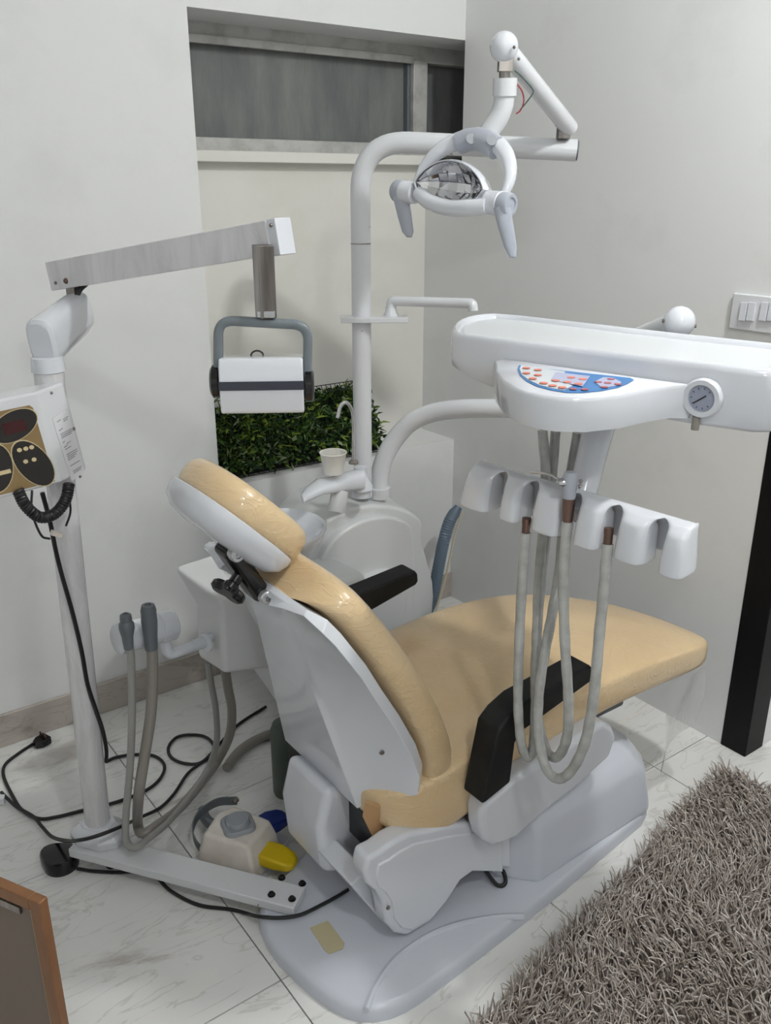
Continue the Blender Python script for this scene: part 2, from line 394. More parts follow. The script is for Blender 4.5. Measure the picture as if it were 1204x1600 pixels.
build('mechanism', MB().box((-1.16, YC, 0.27), (0.16, 0.36, 0.12)).box((-0.97, YC, 0.16), (0.10, 0.34, 0.12)), M_blackg, chair, bevel=0.01)
ploop = catmull([Vector((-0.98, -1.27, 0.10)), Vector((-0.955, -1.30, 0.045)), Vector((-0.935, -1.31, 0.045)), Vector((-0.92, -1.28, 0.06)), Vector((-0.92, -1.22, 0.09))], 6)
build('power_lead', MB().tube(ploop, 0.005, 8), M_cable, chair)
# hinge housing under the backrest
hp = [(507, 1368), (565, 1364), (570, 1320), (570, 1236), (512, 1236), (498, 1300)]
pp = [PY(px, py, -1.125) for px, py in hp]
build('hinge_housing', MB().extr(pp, (0, 0.17, 0)), M_gel, chair, bevel=0.020, seg=4)
# backrest shell
rim = [(423, 936, -1.135), (446, 941, -1.18), (479, 952, -1.235), (512, 969, -1.265), (532, 989, -1.275), (572, 1039, -1.288), (596, 1077, -1.292), (624, 1118, -1.294), (649, 1162, -1.294), (660, 1193, -1.29), (658, 1222, -1.28)]
tt = [0, 0.01, 0.04, 0.10, 0.17, 0.33, 0.46, 0.60, 0.76, 0.88, 1.0]
rt, rb = PY(438, 946, -1.105), PY(558, 1264, -1.19)
loops = []; RIM = []
for (px, py, y), t in zip(rim, tt):
    N = PY(px, py, y); RIM.append(N)
    G = lerp(rt, rb, t)
    Mi = N+Vector((-0.020, -0.014, -0.014)) if t > 0.05 else N+Vector((-0.010, -0.006, -0.008))
    K = lerp(Mi, G, 0.5)+Vector((0.007, 0.004, 0.006))*math.sin(math.pi*min(1, 0.15+0.75*t)); K2 = lerp(Mi, G, 0.88)+Vector((0.004, 0.003, 0.003))
    loops.append([N, Mi, K, K2, G, mir(G), mir(K2), mir(K), mir(Mi), mir(N)])
shell = build('backrest_shell', MB().loft(loops), M_gel, chair, bevel=0.006, seg=4)
build('shell_screw', MB().lathe([(0.006, 0), (0.005, 0.003)], PY(596, 1175, -1.283), (-0.35, -1, 0), 12), M_chrome, shell)
# backrest cushion
sil = [(442, 906), (481, 897), (516, 903), (547, 919), (573, 941), (622, 1001), (655, 1050), (686, 1104), (703, 1150), (705, 1182), (690, 1219)]
def sup(c, e1, h1, e2, h2, p, n=28):
    l = []
    for k in range(n):
        a = 2*math.pi*k/n; ca, sa = math.cos(a), math.sin(a)
        l.append(c+e1*(h1*math.copysign(abs(ca)**(2/p), ca))+e2*(h2*math.copysign(abs(sa)**(2/p), sa)))
    return l
loops = []
for i, ((px, py), N) in enumerate(zip(sil, RIM)):
    S = PY(px, py, N.y+0.02)
    e = Vector((S.x-N.x, 0, S.z-N.z)); h = e.length/2; e.normalize()
    c = Vector(((S.x+N.x)/2, YC, (S.z+N.z)/2)); hw = YC-N.y+0.004
    loops.append(sup(c+e*0.005, e, h*1.10, Vector((0, 1, 0)), hw+0.004, 4.0))
def shrink(l, k, dv): c = sum(l, Vector())/len(l); return [c+(p-c)*k+dv for p in l]
d0 = (sum(loops[0], Vector())-sum(loops[1], Vector())).normalized()
d1 = (sum(loops[-1], Vector())-sum(loops[-2], Vector())).normalized()
loops = [shrink(loops[0], 0.3, d0*0.028), shrink(loops[0], 0.8, d0*0.016)]+loops+[shrink(loops[-1], 0.9, d1*0.026), shrink(loops[-1], 0.5, d1*0.045)]
build('backrest_cushion', MB().loft(loops), M_tan, chair, sub=1)
# seat and leg cushion
ztx = [-1.27, -1.2, -1.1, -0.9, -0.7, -0.5, -0.2]; ztv = [0.385, 0.40, 0.425, 0.455, 0.47, 0.468, 0.435]
zbx = [-1.27, -1.2, -1.12, -1.0, -0.85, -0.6, -0.2]; zbv = [0.33, 0.275, 0.255, 0.30, 0.365, 0.385, 0.362]
plan = [(-1.262, -1.04), (-1.26, -1.12), (-1.255, -1.20), (-1.235, -1.255), (-1.19, -1.285), (-1.12, -1.297), (-1.0, -1.303), (-0.87, -1.305), (-0.75, -1.306), (-0.62, -1.306), (-0.5, -1.306), (-0.4, -1.305), (-0.32, -1.304), (-0.26, -1.302), (-0.222, -1.296), (-0.206, -1.278), (-0.202, -1.24), (-0.206, -1.18), (-0.215, -1.12), (-0.235, -1.05), (-0.268, -0.985), (-0.33, -0.91), (-0.42, -0.845), (-0.52, -0.805), (-0.64, -0.785), (-0.75, -0.778), (-0.87, -0.775), (-1.0, -0.775), (-1.12, -0.783), (-1.19, -0.795), (-1.235, -0.825), (-1.255, -0.88), (-1.26, -0.96)]
def seatloop(ins, fz):
    out = []
    for x, y in plan:
        cx = max(-1.05, min(-0.42, x)); d = Vector((cx-x, YC-y, 0)); L = d.length
        k = min(1.0, ins/L)
        px, py = x+d.x*k, y+d.y*k; out.append(Vector((px, py, fz(px, x))))
    return out
zt = lambda x: interp(x, ztx, ztv); zb = lambda x: interp(x, zbx, zbv)
loops = [seatloop(0.06, lambda px, x: zb(x)+0.002), seatloop(0.012, lambda px, x: zb(x)), seatloop(0.002, lambda px, x: zb(x)+0.005), seatloop(-0.003, lambda px, x: zb(x)+0.018), seatloop(-0.004, lambda px, x: (zt(x)+zb(x))/2), seatloop(-0.003, lambda px, x: zt(x)-0.012), seatloop(0.001, lambda px, x: zt(x)-0.005), seatloop(0.008, lambda px, x: zt(x)), seatloop(0.035, lambda px, x: zt(px)+0.004), seatloop(0.09, lambda px, x: zt(px)+0.010), seatloop(0.16, lambda px, x: zt(px)+0.013), seatloop(0.21, lambda px, x: zt(px)+0.014), seatloop(9, lambda px, x: zt(px)+0.014)]
seat = build('seat_cushion', MB().loft(loops, True, False), M_tan, chair, sub=1)
import bmesh
b_ = bmesh.new(); b_.from_mesh(seat.data); bmesh.ops.remove_doubles(b_, verts=b_.verts, dist=0.001); bmesh.ops.recalc_face_normals(b_, faces=b_.faces); b_.to_mesh(seat.data); b_.free()
seat.data.polygons.foreach_set('use_smooth', [True]*len(seat.data.polygons))
build('seat_pan', MB().box((-0.78, YC, 0.33), (0.62, 0.40, 0.05)), M_dgrey, chair, bevel=0.01)
pc = [PY(px, py, -1.27) for px, py in ((648, 1303), (704, 1298), (668, 1322))]
build('plate_corner', MB().extr(pc, (0, 0.03, 0)), M_gel, chair)
# crumpled cover flap behind the seat
fl_ = [(570, 1255), (592, 1262), (598, 1300), (640, 1310), (612, 1328), (590, 1322), (578, 1300), (566, 1275)]
build('paper_flap', MB().extr([PY(a, b, -1.235-0.01*(i % 2)) for i, (a, b) in enumerate(fl_)], (0.01, 0.006, 0)), M_tan2, chair)
# clear plastic hanging from the foot end
sh = MB(); top = [PZ(px, py, zb(-0.24)+0.01) for px, py in ((1044, 1068), (1060, 1062), (1075, 1056), (1090, 1050), (1104, 1042))]
drop = [0.30, 0.21, 0.17, 0.16, 0.13]; g = []
for i, p in enumerate(top):
    for k in range(6):
        f = k/5; g.append(Vector((p.x+0.012*math.sin(i*2.1+f*3), p.y+0.012*math.cos(i*1.7+f*4), p.z-drop[i]*f)))
sh.add(g, [[i*6+k, i*6+k+1, (i+1)*6+k+1, (i+1)*6+k] for i in range(4) for k in range(5)])
o = build('plastic_sheet', sh, M_clear, chair, sub=2); tag(o, label='clear plastic film hanging from the foot end')
# arm supports and pads
sp = [(755, 1259), (752, 1275), (753, 1298), (758, 1316), (768, 1324), (779, 1323), (806, 1312), (857, 1266), (901, 1232), (954, 1184), (965, 1150), (958, 1135), (945, 1128), (932, 1135), (901, 1157), (857, 1185), (806, 1215)]
sp = [PY(a, b, -1.352) for a, b in sp]
pd = [(754, 1259), (778, 1144), (794, 1122), (819, 1099), (924, 1040), (927, 1046), (927, 1060), (922, 1067), (819, 1142), (806, 1160), (798, 1223)]
pd = [PY(a, b, -1.375) for a, b in pd]
for far in (0, 1):
    a = MB().extr(sp, (0, 0.055, 0)); b = MB().extr(pd, (0, 0.064, 0))
    if far: a, b = a.mirror_y(YC), b.mirror_y(YC)
    s_ = build('arm_support', a, M_gel, chair, bevel=0.016, seg=4)
    build('armrest_pad', b, M_black, chair, bevel=0.007, seg=3)
# headrest
HT, HB = PY(337, 786, -1.165), PY(481, 896, -1.165)
ha = Vector((HB.x-HT.x, 0, HB.z-HT.z)); HL = ha.length; ha.normalize(); hn = Vector((-ha.z, 0, ha.x)); hn = hn if hn.x > 0 else -hn
hc = Vector(((HT.x+HB.x)/2, YC, (HT.z+HB.z)/2)); HW = 0.128; ey = Vector((0, 1, 0))
def sq(v, p): return math.copysign(abs(v)**(2/p), v)
def headloops(prof, pw, sh=0.0, nv=40):
    loops = []
    for c_, k in prof:
        l = []
        for i in range(nv):
            ph = 2*math.pi*i/nv
            l.append(hc+ha*(sq(math.cos(ph), pw)*HL/2*k+sh)+ey*(sq(math.sin(ph), pw)*HW*k)+hn*c_)
        loops.append(l)
    return MB().loft(loops)
build('headrest_shell', headloops([(-0.050, 0.25), (-0.049, 0.55), (-0.043, 0.80), (-0.028, 0.95), (-0.010, 1.0), (0.002, 1.0), (0.004, 0.97)], 2.7), M_gel, chair, angle=60)
build('headrest_cushion', headloops([(-0.002, 0.95), (0.006, 0.985), (0.022, 1.01), (0.042, 1.0), (0.056, 0.94), (0.064, 0.82), (0.063, 0.68), (0.054, 0.50), (0.042, 0.32), (0.036, 0.15), (0.035, 0.02)], 2.6, 0.006), M_tan, chair, angle=180, sub=1)
# headrest bracket
b1, b2 = PY(368, 866, -1.11), PY(414, 932, -1.11)
ba = (b2-b1).normalized(); bn = Vector((-ba.z, 0, ba.x))
Rb = Matrix((ba, Vector((0, 1, 0)), ba.cross(Vector((0, 1, 0))))).transposed()
brk = build('headrest_bracket', MB().box((b1+b2)/2+Vector((0, 0.032, 0)), ((b2-b1).length+0.02, 0.06, 0.036), Rb), M_blackg, chair, bevel=0.012, seg=4)
tc_ = PY(357, 852, -1.09)
build('clamp', MB().box(tc_+Vector((0.012, 0.03, 0.02)), (0.075, 0.065, 0.04), Rb), M_black, brk, bevel=0.014, seg=4)
for p in (b1, b2):
    build('pin_disc', MB().lathe([(0.0135, -0.012), (0.0135, 0.004), (0.011, 0.007), (0.006, 0.007), (0.005, 0.004), (0.003, 0.004), (0.0028, 0.007)], p+Vector((0, -0.004, 0)), (0, -1, 0), 20), M_satin, brk)
kc = PY(362, 915, -1.10); kn = Vector((-0.72, -0.25, -0.55)).normalized()
u1 = kn.cross(Vector((0, 0, 1))).normalized(); u2 = kn.cross(u1)
kp = []
for k in range(36):
    a = 2*math.pi*k/36; r_ = 0.028+0.010*math.cos(3*a+0.6); kp.append(kc+(u1*math.cos(a)+u2*math.sin(a))*r_)
kb = MB().loft([shrink(kp, 0.85, Vector()), shrink(kp, 1.0, kn*0.004), shrink(kp, 1.0, kn*0.014), shrink(kp, 0.8, kn*0.020)]).tube([kc, kc-kn*0.05], 0.011, 12)
build('clamp_knob', kb, M_blackg, brk)

# ================================================================ DENTAL UNIT with spittoon
unit = thing('spittoon_unit', (-0.85, -0.5, 0), 'white spittoon unit with round bowl and arched panels behind chair', 'dental unit')
yf, yk = -0.46, -0.22
o1 = [(440, 900), (478, 838), (500, 800), (530, 785), (568, 772), (612, 776), (640, 786), (655, 802), (650, 826), (662, 862), (672, 902), (668, 950), (655, 985), (640, 1030), (600, 1120), (430, 1120)]
q = [PY(a, b, -0.37) for a, b in o1]
for p in q: p.z = max(p.z, 0.0)
zmin = min(p.z for p in q); q[-1].z = 0.0; q[-2].z = 0.0; q[-3].z = 0.0
body = build('body', MB().extr([p+Vector((-0.045, -0.08, 0)) for p in smooth2(q, 1)], (0.045, 0.28, 0)), M_unit, unit, bevel=0.012, seg=3)
o2 = [(500, 880), (515, 850), (540, 826), (575, 810), (608, 806), (635, 814), (646, 826), (649, 870), (650, 930), (640, 1000), (600, 1090), (480, 1090)]
q = [PY(a, b, -0.478) for a, b in o2]; q[-1].z = q[-2].z = 0.02
build('arched_panel', MB().extr(smooth2(q, 1), (0, 0.04, 0)), M_unit, unit, bevel=0.010, seg=3)
o3 = [(525, 1000), (540, 950), (570, 905), (605, 892), (630, 895), (640, 930), (630, 1000), (600, 1060)]
q = [PY(a, b, -0.505) for a, b in o3]; 
for p in q: p.z = max(p.z, 0.03)
build('arched_panel', MB().extr(smooth2(q, 1), (0, 0.04, 0)), M_unit, unit, bevel=0.010, seg=3)
# left arm of the unit carrying the bowl and suction holder
build('bowl_support', MB().box((-1.03, -0.525, 0.50), (0.40, 0.19, 0.10)), M_unit, unit, bevel=0.03, seg=4)
lb2 = MB().box((-0.90, -0.47, 0.265), (0.18, 0.14, 0.52))
build('lower_body', lb2, M_unit, unit, bevel=0.03, seg=4)
T_ = [PY(268, 884, -0.62), PY(340, 934, -0.73), Vector((-1.14, -0.73, 0.64)), Vector((-1.13, -0.55, 0.70))]
Md = [PY(305, 945, -0.60), PY(344, 950, -0.73), Vector((-1.15, -0.73, 0.58)), Vector((-1.15, -0.58, 0.60))]
Bt = [PY(308, 1027, -0.60), PY(350, 1054, -0.73), Vector((-1.18, -0.73, 0.42)), Vector((-1.18, -0.60, 0.42))]
build('side_panel_box', MB().loft([Bt, Md, T_]), M_unit, unit, bevel=0.014, seg=4)
BC = Vector((-1.09, -0.555, 0.0))
bw = MB().lathe([(0.045, 0.48), (0.045, 0.56), (0.055, 0.60), (0.10, 0.65), (0.135, 0.70), (0.142, 0.718), (0.140, 0.724), (0.132, 0.720), (0.115, 0.69), (0.08, 0.655), (0.03, 0.64), (0.012, 0.638)], BC, n=40)
build('spittoon_bowl', bw, M_gel, unit, angle=60)
build('bowl_drain', MB().lathe([(0.014, 0.637), (0.013, 0.641)], BC, n=16), M_chrome, unit)
# cup shelf and tap
sh_ = MB()
st = [((566, 748), 0.034, 0.030), ((545, 752), 0.030, 0.024), ((522, 757), 0.042, 0.016), ((500, 760), 0.045, 0.014), ((480, 772), 0.034, 0.012), ((472, 780), 0.022, 0.008)]
loops = []
for i, ((a, b), hw, hh) in enumerate(st):
    p = PY(a, b, -0.485-0.012*i); loops.append(sup(p, Vector((0, 0, 1)), hh, Vector((0.35, 0.94, 0)).normalized(), hw, 3, 20))
build('cup_shelf', sh_.loft(loops), M_gel, unit)
tb = PY(563, 757, -0.48)
build('tap_base', MB().lathe([(0.028, -0.035), (0.028, -0.012), (0.036, -0.012), (0.034, 0.002), (0.022, 0.022), (0.018, 0.045), (0.019, 0.052)], tb, n=24), M_gel, unit)
tp_ = catmull([PY(a, b, -0.48) for a, b in ((552, 722), (552, 690), (552, 660), (549, 640), (541, 629), (532, 634), (527, 653))], 6)
build('tap_spout', MB().tube(tp_, 0.0052, 10), M_chrome, unit)
build('tap_nut', MB().lathe([(0.014, 0), (0.014, 0.006), (0.008, 0.010)], PY(552, 724, -0.48), n=16), M_steel, unit)
s1, s2 = PY(531, 766, -0.52), PY(526, 797, -0.53)
dr = (s1-s2).normalized()
build('rinse_spout', MB().lathe([(0.024, -0.005), (0.024, (s1-s2).length), (0.020, (s1-s2).length), (0.019, 0.01)], s2, dr, 20), M_unit, unit)
# lamp pole foot, arm flange
flg = PY(592, 772, -0.40)
# suction holder on the side of the unit
stub = PY(322, 1003, -0.69)
build('holder_stub', MB().tube([stub+Vector((0.05, 0.02, 0)), PY(300, 1008, -0.70)], 0.011, 14).lathe([(0.024, 0), (0.024, 0.006), (0.018, 0.008)], stub, (-0.95, -0.3, 0), 20), M_gel, unit)
h1, h2 = PY(182, 1000, -0.72), PY(270, 975, -0.70)
hd = (h2-h1).normalized()
hold = build('suction_holder', MB().lathe([(0.030, 0), (0.034, 0.003), (0.034, (h2-h1).length*0.72), (0.036, (h2-h1).length*0.73), (0.036, (h2-h1).length-0.003), (0.033, (h2-h1).length)], h1, hd, 32), M_gel, unit)
e1 = PY(258, 1000, -0.70)
build('elbow', MB().tube(fillet([e1, PY(262, 1024, -0.70), PY(300, 1010, -0.70), stub], 0.03), 0.013, 12), M_gel, unit)

cup = MB().lathe([(0.026, 0), (0.026, 0.001), (0.036, 0.056), (0.038, 0.058), (0.037, 0.060), (0.0345, 0.058), (0.025, 0.004), (0.001, 0.003)], PY(521, 739, -0.509), n=28)
tag(build('paper_cup', cup, M_cup), 'small white paper cup standing on the spittoon shelf', 'cup')

# ================================================================ OPERATING LAMP
pole = PY(567, 765, -0.40)
lamp = thing('operating_lamp', (pole.x, pole.y, pole.z), 'white dental operating lamp on a tall bent pole with mirror reflector', 'dental lamp')
aend = PD(900, 235, 2.45)
pth = fillet([Vector((pole.x, pole.y, pole.z-0.020)), Vector((pole.x, pole.y, 1.662)), aend], 0.13, 14)
build('pole', MB().tube(pth, 0.0265, 20), M_chip, lamp)
build('pole_end_cap', MB().tube([aend, aend+(aend-pth[-2]).normalized()*0.004], 0.024, 20), M_dgrey, lamp)
pz = PY(571, 381, -0.40).z
build('pole_ring', MB().lathe([(0.0275, 0), (0.0275, 0.003)], (pole.x, pole.y, pz), n=20), M_steel, lamp)
pz = PY(566, 497, -0.40).z
clr = (Vector((PY(630, 497, -0.43).x, PY(630, 497, -0.43).y, 0))-Vector((pole.x, pole.y, 0))).normalized()
clr = Vector((0.83, -0.56, 0)); cn = Vector((0.56, 0.83, 0)); Rc = Matrix((clr, cn, Vector((0, 0, 1)))).transposed()
cl = build('pole_clamp', MB().box(Vector((pole.x, pole.y, pz))+clr*0.035-cn*0.018, (0.185, 0.060, 0.014), Rc), M_metalw, lamp, bevel=0.002)
sa = Vector((pole.x, pole.y, pz))+clr*0.082
build('swivel_arm', MB().lathe([(0.020, 0.0), (0.020, 0.010), (0.016, 0.018), (0.015, 0.03)], sa, n=18).tube(fillet([sa+V(0, 0, 0.018), sa+V(0, 0, 0.047), PD(738, 474, 2.40), PD(739, 486, 2.40)], 0.012), 0.0135, 14), M_metalw, lamp)
# spring arm
bl = PD(787, 73, 2.15); low = PD(886, 196, 2.42)
ax = (low-bl).normalized()
sarm = build('spring_arm', MB().tube([bl, low+ax*0.015], [0.021, 0.021], 18), M_metalw, lamp)
build('end_ball', MB().ball(bl, 0.031), M_gel, sarm)
bk = PD(880, 205, 2.43)
build('joint_bracket', MB().box(bk, (0.030, 0.030, 0.036), Rc), M_steel, lamp, bevel=0.002)
build('joint_bracket', MB().box(PD(789, 100, 2.15), (0.030, 0.026, 0.03), Rc).tube([PD(788, 96, 2.15), PD(788, 126, 2.15)], 0.012, 8), M_steel, lamp)
for a, b in ((803, 74), (810, 92), (892, 193), (869, 196)): build('bolt', MB().ball(PD(a, b, 2.12 if a < 850 else 2.40), 0.0035, 8, 6), M_steel, lamp)
el = fillet([PD(788, 122, 2.15), PD(787, 172, 2.15), PD(763, 208, 2.15)], 0.06, 10)
build('stem', MB().tube([PD(789, 122, 2.15), PD(788, 150, 2.15)], 0.0265, 20).tube(el, 0.0225, 18), M_metalw, lamp)
for nm, m_, pts in (('red_wire', mat('red_wire', (150, 40, 50), 0.5), ((806, 130), (815, 142), (818, 158), (813, 172), (806, 178))), ('green_wire', mat('green_wire', (70, 90, 84), 0.5), ((804, 110), (815, 120), (831, 138), (832, 146), (822, 160), (812, 172)))):
    build(nm, MB().tube(catmull([PD(a, b, 2.15) for a, b in pts], 5), 0.0016, 6), m_, lamp)
Lp, Rp = PD(634, 300, 2.20), PD(779, 318, 2.02)
la_ = (Rp-Lp).normalized(); lc = (Lp+Rp)/2
# arch
topp = PD(742, 222, 2.16)
arch_px = [(650, 286, 2.20), (662, 262, 2.20), (684, 238, 2.19), (712, 222, 2.18), (742, 216, 2.16), (768, 222, 2.12), (787, 238, 2.09), (796, 262, 2.06), (794, 288, 2.04), (783, 312, 2.03)]
ap = catmull([PD(*p) for p in arch_px], 5)
loops = []
for i, p in enumerate(ap):
    t = (ap[min(i+1, len(ap)-1)]-ap[max(i-1, 0)]).normalized()
    dpt = (cf-t*cf.dot(t)).normalized(); oth = t.cross(dpt)
    f = math.sin(math.pi*i/(len(ap)-1)); loops.append(sup(p, dpt, 0.013+0.006*f, oth, 0.008+0.012*f, 2.6, 18))
arch = build('yoke_arch', MB().loft(loops), M_gel, lamp)
# grey pad on the arch
seg = [(718, 224), (730, 219), (745, 217), (760, 221), (776, 232)]
cap_ = []
for (a, b), D_ in zip(seg, (2.170, 2.160, 2.148, 2.125, 2.100)): cap_.append(PD(a, b, D_))
loops = []
for i, p in enumerate(cap_):
    t = (cap_[min(i+1, 4)]-cap_[max(i-1, 0)]).normalized(); dpt = (cf-t*cf.dot(t)).normalized(); oth = t.cross(dpt)
    loops.append(sup(p, dpt, 0.0225, oth, 0.0235, 2.6, 18))
pad_ = build('sensor_cover', MB().loft(loops), M_lgrey, arch)
for a, b in ((736, 217), (768, 219)):
    c0 = PD(a, b, 2.124 if a < 750 else 2.082); build('vent_disc', MB().lathe([(0.012, 0), (0.012, 0.004)], c0+cf*0.002, -cf, 16), M_greyp, pad_)
# lamp body: eye shaped housing with facetted mirror dish
nz = (-cf*0.93+Vector((0, 0, -0.30))); nz = (nz-la_*nz.dot(la_)).normalized(); uy = nz.cross(la_)
if uy.z < 0: uy = -uy
mc = PD(701, 290, 2.10)
WX, WY = 0.098, 0.050
def eye(s, t):  # s in -1..1 along the axis, t -1..1
    return s*WX, t*WY*(1-abs(s)**2.2)**0.8
nx_, ny_ = 9, 5
vs = []; fs = []
for i in range(nx_+1):
    for j in range(ny_+1):
        s = -1+2*i/nx_; t = -1+2*j/ny_; x, y = eye(s, t)
        dz = -0.045*(1-s*s)*(1-t*t)
        vs.append(mc+la_*x+uy*y+nz*dz)
for i in range(nx_):
    for j in range(ny_): fs.append([i*(ny_+1)+j, (i+1)*(ny_+1)+j, (i+1)*(ny_+1)+j+1, i*(ny_+1)+j+1])
jit = MB().add(vs, fs)
lb = MB()
for f in jit.f:   # each facet a slightly differently tilted flat mirror
    ps = [jit.v[k] for k in f]; c0 = sum(ps, Vector())/4; k1 = random.uniform(-0.0016, 0.0016); k2 = random.uniform(-0.0016, 0.0016)
    lb.add([p+nz*(k1*(1 if i in (0, 1) else -1)+k2*(1 if i in (1, 2) else -1)) for i, p in enumerate(ps)], [[0, 1, 2, 3]])
refl = build('mirror_reflector', lb, M_mirror, lamp, flat=True, fix=False)
loops = []
for k, (dz, sc_) in enumerate(((0.004, 1.01), (0.006, 1.06), (-0.004, 1.12), (-0.03, 1.02), (-0.055, 0.6), (-0.062, 0.2))):
    l = []
    for i in range(40):
        a = 2*math.pi*i/40; s = math.cos(a); x = s*WX*sc_; y = math.copysign((1-abs(s)**2.2)**0.8, math.sin(a))*WY*sc_
        l.append(mc+la_*x+uy*y+nz*dz)
    loops.append(l)
build('lamp_housing', MB().loft(loops, False, True), M_gel, lamp)
lowr = catmull([PD(655, 302, 2.17), PD(672, 316, 2.13), PD(700, 325, 2.08), PD(730, 325, 2.04), PD(760, 322, 2.02)], 6)
build('lower_rim', MB().tube(lowr, [0.018]*len(lowr), 14), M_gel, lamp)
for p, dirn, hpx in ((Lp, -1, ((626, 308, 2.2), (632, 338, 2.2), (637, 362, 2.2), (639, 370, 2.2))), (Rp, 1, ((784, 326, 2.0), (790, 355, 2.0), (797, 385, 2.0), (801, 402, 2.0)))):
    tipd = la_*dirn
    piv = build('pivot_collar', MB().lathe([(0.024, -0.03), (0.026, -0.01), (0.026, 0.006), (0.024, 0.008)], p, tipd, 24), M_gel, lamp)
    hpts = [PD(*k) for k in hpx]; loops = []
    ww = (0.019, 0.017, 0.014, 0.007); th = (0.012, 0.010, 0.008, 0.005)
    for hp_, a, b in zip(hpts, ww, th): loops.append(sup(hp_, cr, a, cf, b, 2.6, 16))
    hm = MB().loft(loops).lathe([(0.024, 0.0), (0.025, 0.004), (0.025, 0.024), (0.022, 0.028), (0.016, 0.028), (0.015, 0.025)], p+tipd*0.006, tipd, 24)
    build('handle', hm, M_lgrey, lamp)

# ================================================================ DELIVERY TRAY
zt_ = 1.28
A_ = PZ(709, 522, zt_); B_ = PZ(1160, 578, zt_)
tu = (B_-A_).normalized(); tv = Vector((-tu.y, tu.x, 0))
if tv.x < 0: tv = -tv
def TL(u, v, z): return A_+tu*u+tv*v+Vector((0, 0, z-zt_))
tray = thing('delivery_tray', (A_.x+0.1, A_.y-0.25, 1.1), 'white dental delivery tray with keypad and gauge on a swing arm', 'dental tray')
lpx = [(709, 522), (705.5, 514), (708, 505), (722, 497), (745, 492), (775, 490)]
left = [PZ(a, b, zt_) for a, b in lpx]
bkv = (left[-1]-A_).dot(tv)
right = [TL(0.595, bkv-0.025, zt_), TL(0.622, bkv-0.05, zt_), TL(0.632, bkv-0.11, zt_), TL(0.630, 0.10, zt_), TL(0.612, 0.035, zt_), TL(0.575, 0.004, zt_)]
outl = left+[TL(0.1, bkv-0.008, zt_), TL(0.3, bkv-0.014, zt_)]+right+[TL(0.3, 0, zt_), TL(0.1, 0, zt_)]
outl = smooth2(outl, 1)
tcn = TL(0.3, 0.15, 0)
def tl(z, ins, lowleft=0):
    o = []
    for p in outl:
        d = Vector((tcn.x-p.x, tcn.y-p.y, 0)); u = (p-A_).dot(tu)
        zz = z+(lowleft*max(0, min(1, (0.11-u)/0.13)) if lowleft else 0)
        q = p+d.normalized()*ins; o.append(Vector((q.x, q.y, zz)))
    return o
loops = [tl(1.183, 0.03, 0.03), tl(1.180, 0.008, 0.032), tl(1.186, 0.0, 0.032), tl(1.23, -0.002), tl(1.270, 0.0), tl(1.279, 0.003), tl(1.282, 0.008), tl(1.279, 0.014), tl(1.272, 0.018), tl(1.271, 0.03)]
build('tray_body', MB().loft(loops), M_gel, tray, angle=50)
mb = MB().loft([tl(1.2705, 0.024), tl(1.2725, 0.026)]); build('tray_liner', mb, mat('tray_liner_film', (212, 216, 219), 0.3), tray)
# keypad bulge
zb_ = 1.246
bpx = [(771, 563), (774, 578), (786, 594), (803, 605), (821, 612), (847, 617), (873, 620), (915, 622), (960, 620), (1000, 613), (1030, 605), (1050, 600)]
bo = [PZ(a, b, zb_) for a, b in bpx]
for i_, k_ in ((7, 0.96), (8, 0.85), (9, 0.62), (10, 0.34), (11, 0.02)):
    p = bo[i_]; bo[i_] = p-tv*(((p-A_).dot(tv)+0.003)*(1-k_))+tu*(0.03 if i_ == 11 else 0.012 if i_ == 10 else 0)
back = [TL((p-A_).dot(tu), 0.02, zb_) for p in (bo[-1], bo[0])]
bo2 = bo+back
bcn = sum(bo2, Vector())/len(bo2)
def bl_(z, k): return [Vector((bcn.x+(p.x-bcn.x)*k+tv.x*(1-k)*0.05, bcn.y+(p.y-bcn.y)*k+tv.y*(1-k)*0.05, z)) for p in bo2]
bulge = build('keypad_console', MB().loft([bl_(1.188, 0.93), bl_(1.190, 0.985), bl_(1.20, 1.0), bl_(1.238, 1.0), bl_(1.244, 0.985), bl_(1.246, 0.965)]), M_gel, tray, angle=45)
def flat(name, px, m, dz, parent, th=0.0008):
    q = [PZ(a, b, zb_+dz) for a, b in px]; return build(name, MB().extr(q, (0, 0, th)), m, parent)
arcp = [(810, 571), (808, 578), (812, 587), (822, 596), (838, 604), (860, 610), (885, 614), (910, 614), (940, 611), (965, 606), (980, 600), (990, 594)]
key = flat('keypad', arcp+[(984, 591), (900, 582)], M_padblue, 0.0006, bulge)
flat('keypad_zone', [(814, 571.5), (811, 577), (815, 586), (825, 594), (842, 602), (862, 607), (880, 610), (894, 603), (870, 594), (883, 581), (850, 576)], M_padwhite, 0.0016, bulge)
flat('keypad_zone', [(868, 582), (860, 594), (910, 604), (921, 588)], M_padlilac, 0.0026, bulge)
flat('keypad_zone', [(942, 590), (928, 597), (941, 607), (962, 603), (971, 598), (957, 591)], M_padlilac, 0.0016, bulge)
for i, (a, b) in enumerate([(822, 575), (840, 578), (822, 583), (840, 586), (832, 591.5), (849, 598.5), (863, 602.5), (878, 605.5), (868, 594.5), (892, 590), (910, 592.5), (886, 597), (903, 600)]):
    build('button', MB().lathe([(0.0068, 0), (0.0068, 0.0008)], PZ(a, b, zb_+0.0036), n=14), M_btn, bulge)
for a, b in [(934, 597), (954, 592.5), (949, 598.5), (965, 600.5), (944, 605), (895, 608), (913, 608.5)]:
    build('button', MB().lathe([(0.0062, 0), (0.0062, 0.0008)], PZ(a, b, zb_+0.0026), n=14), M_btn2, bulge)
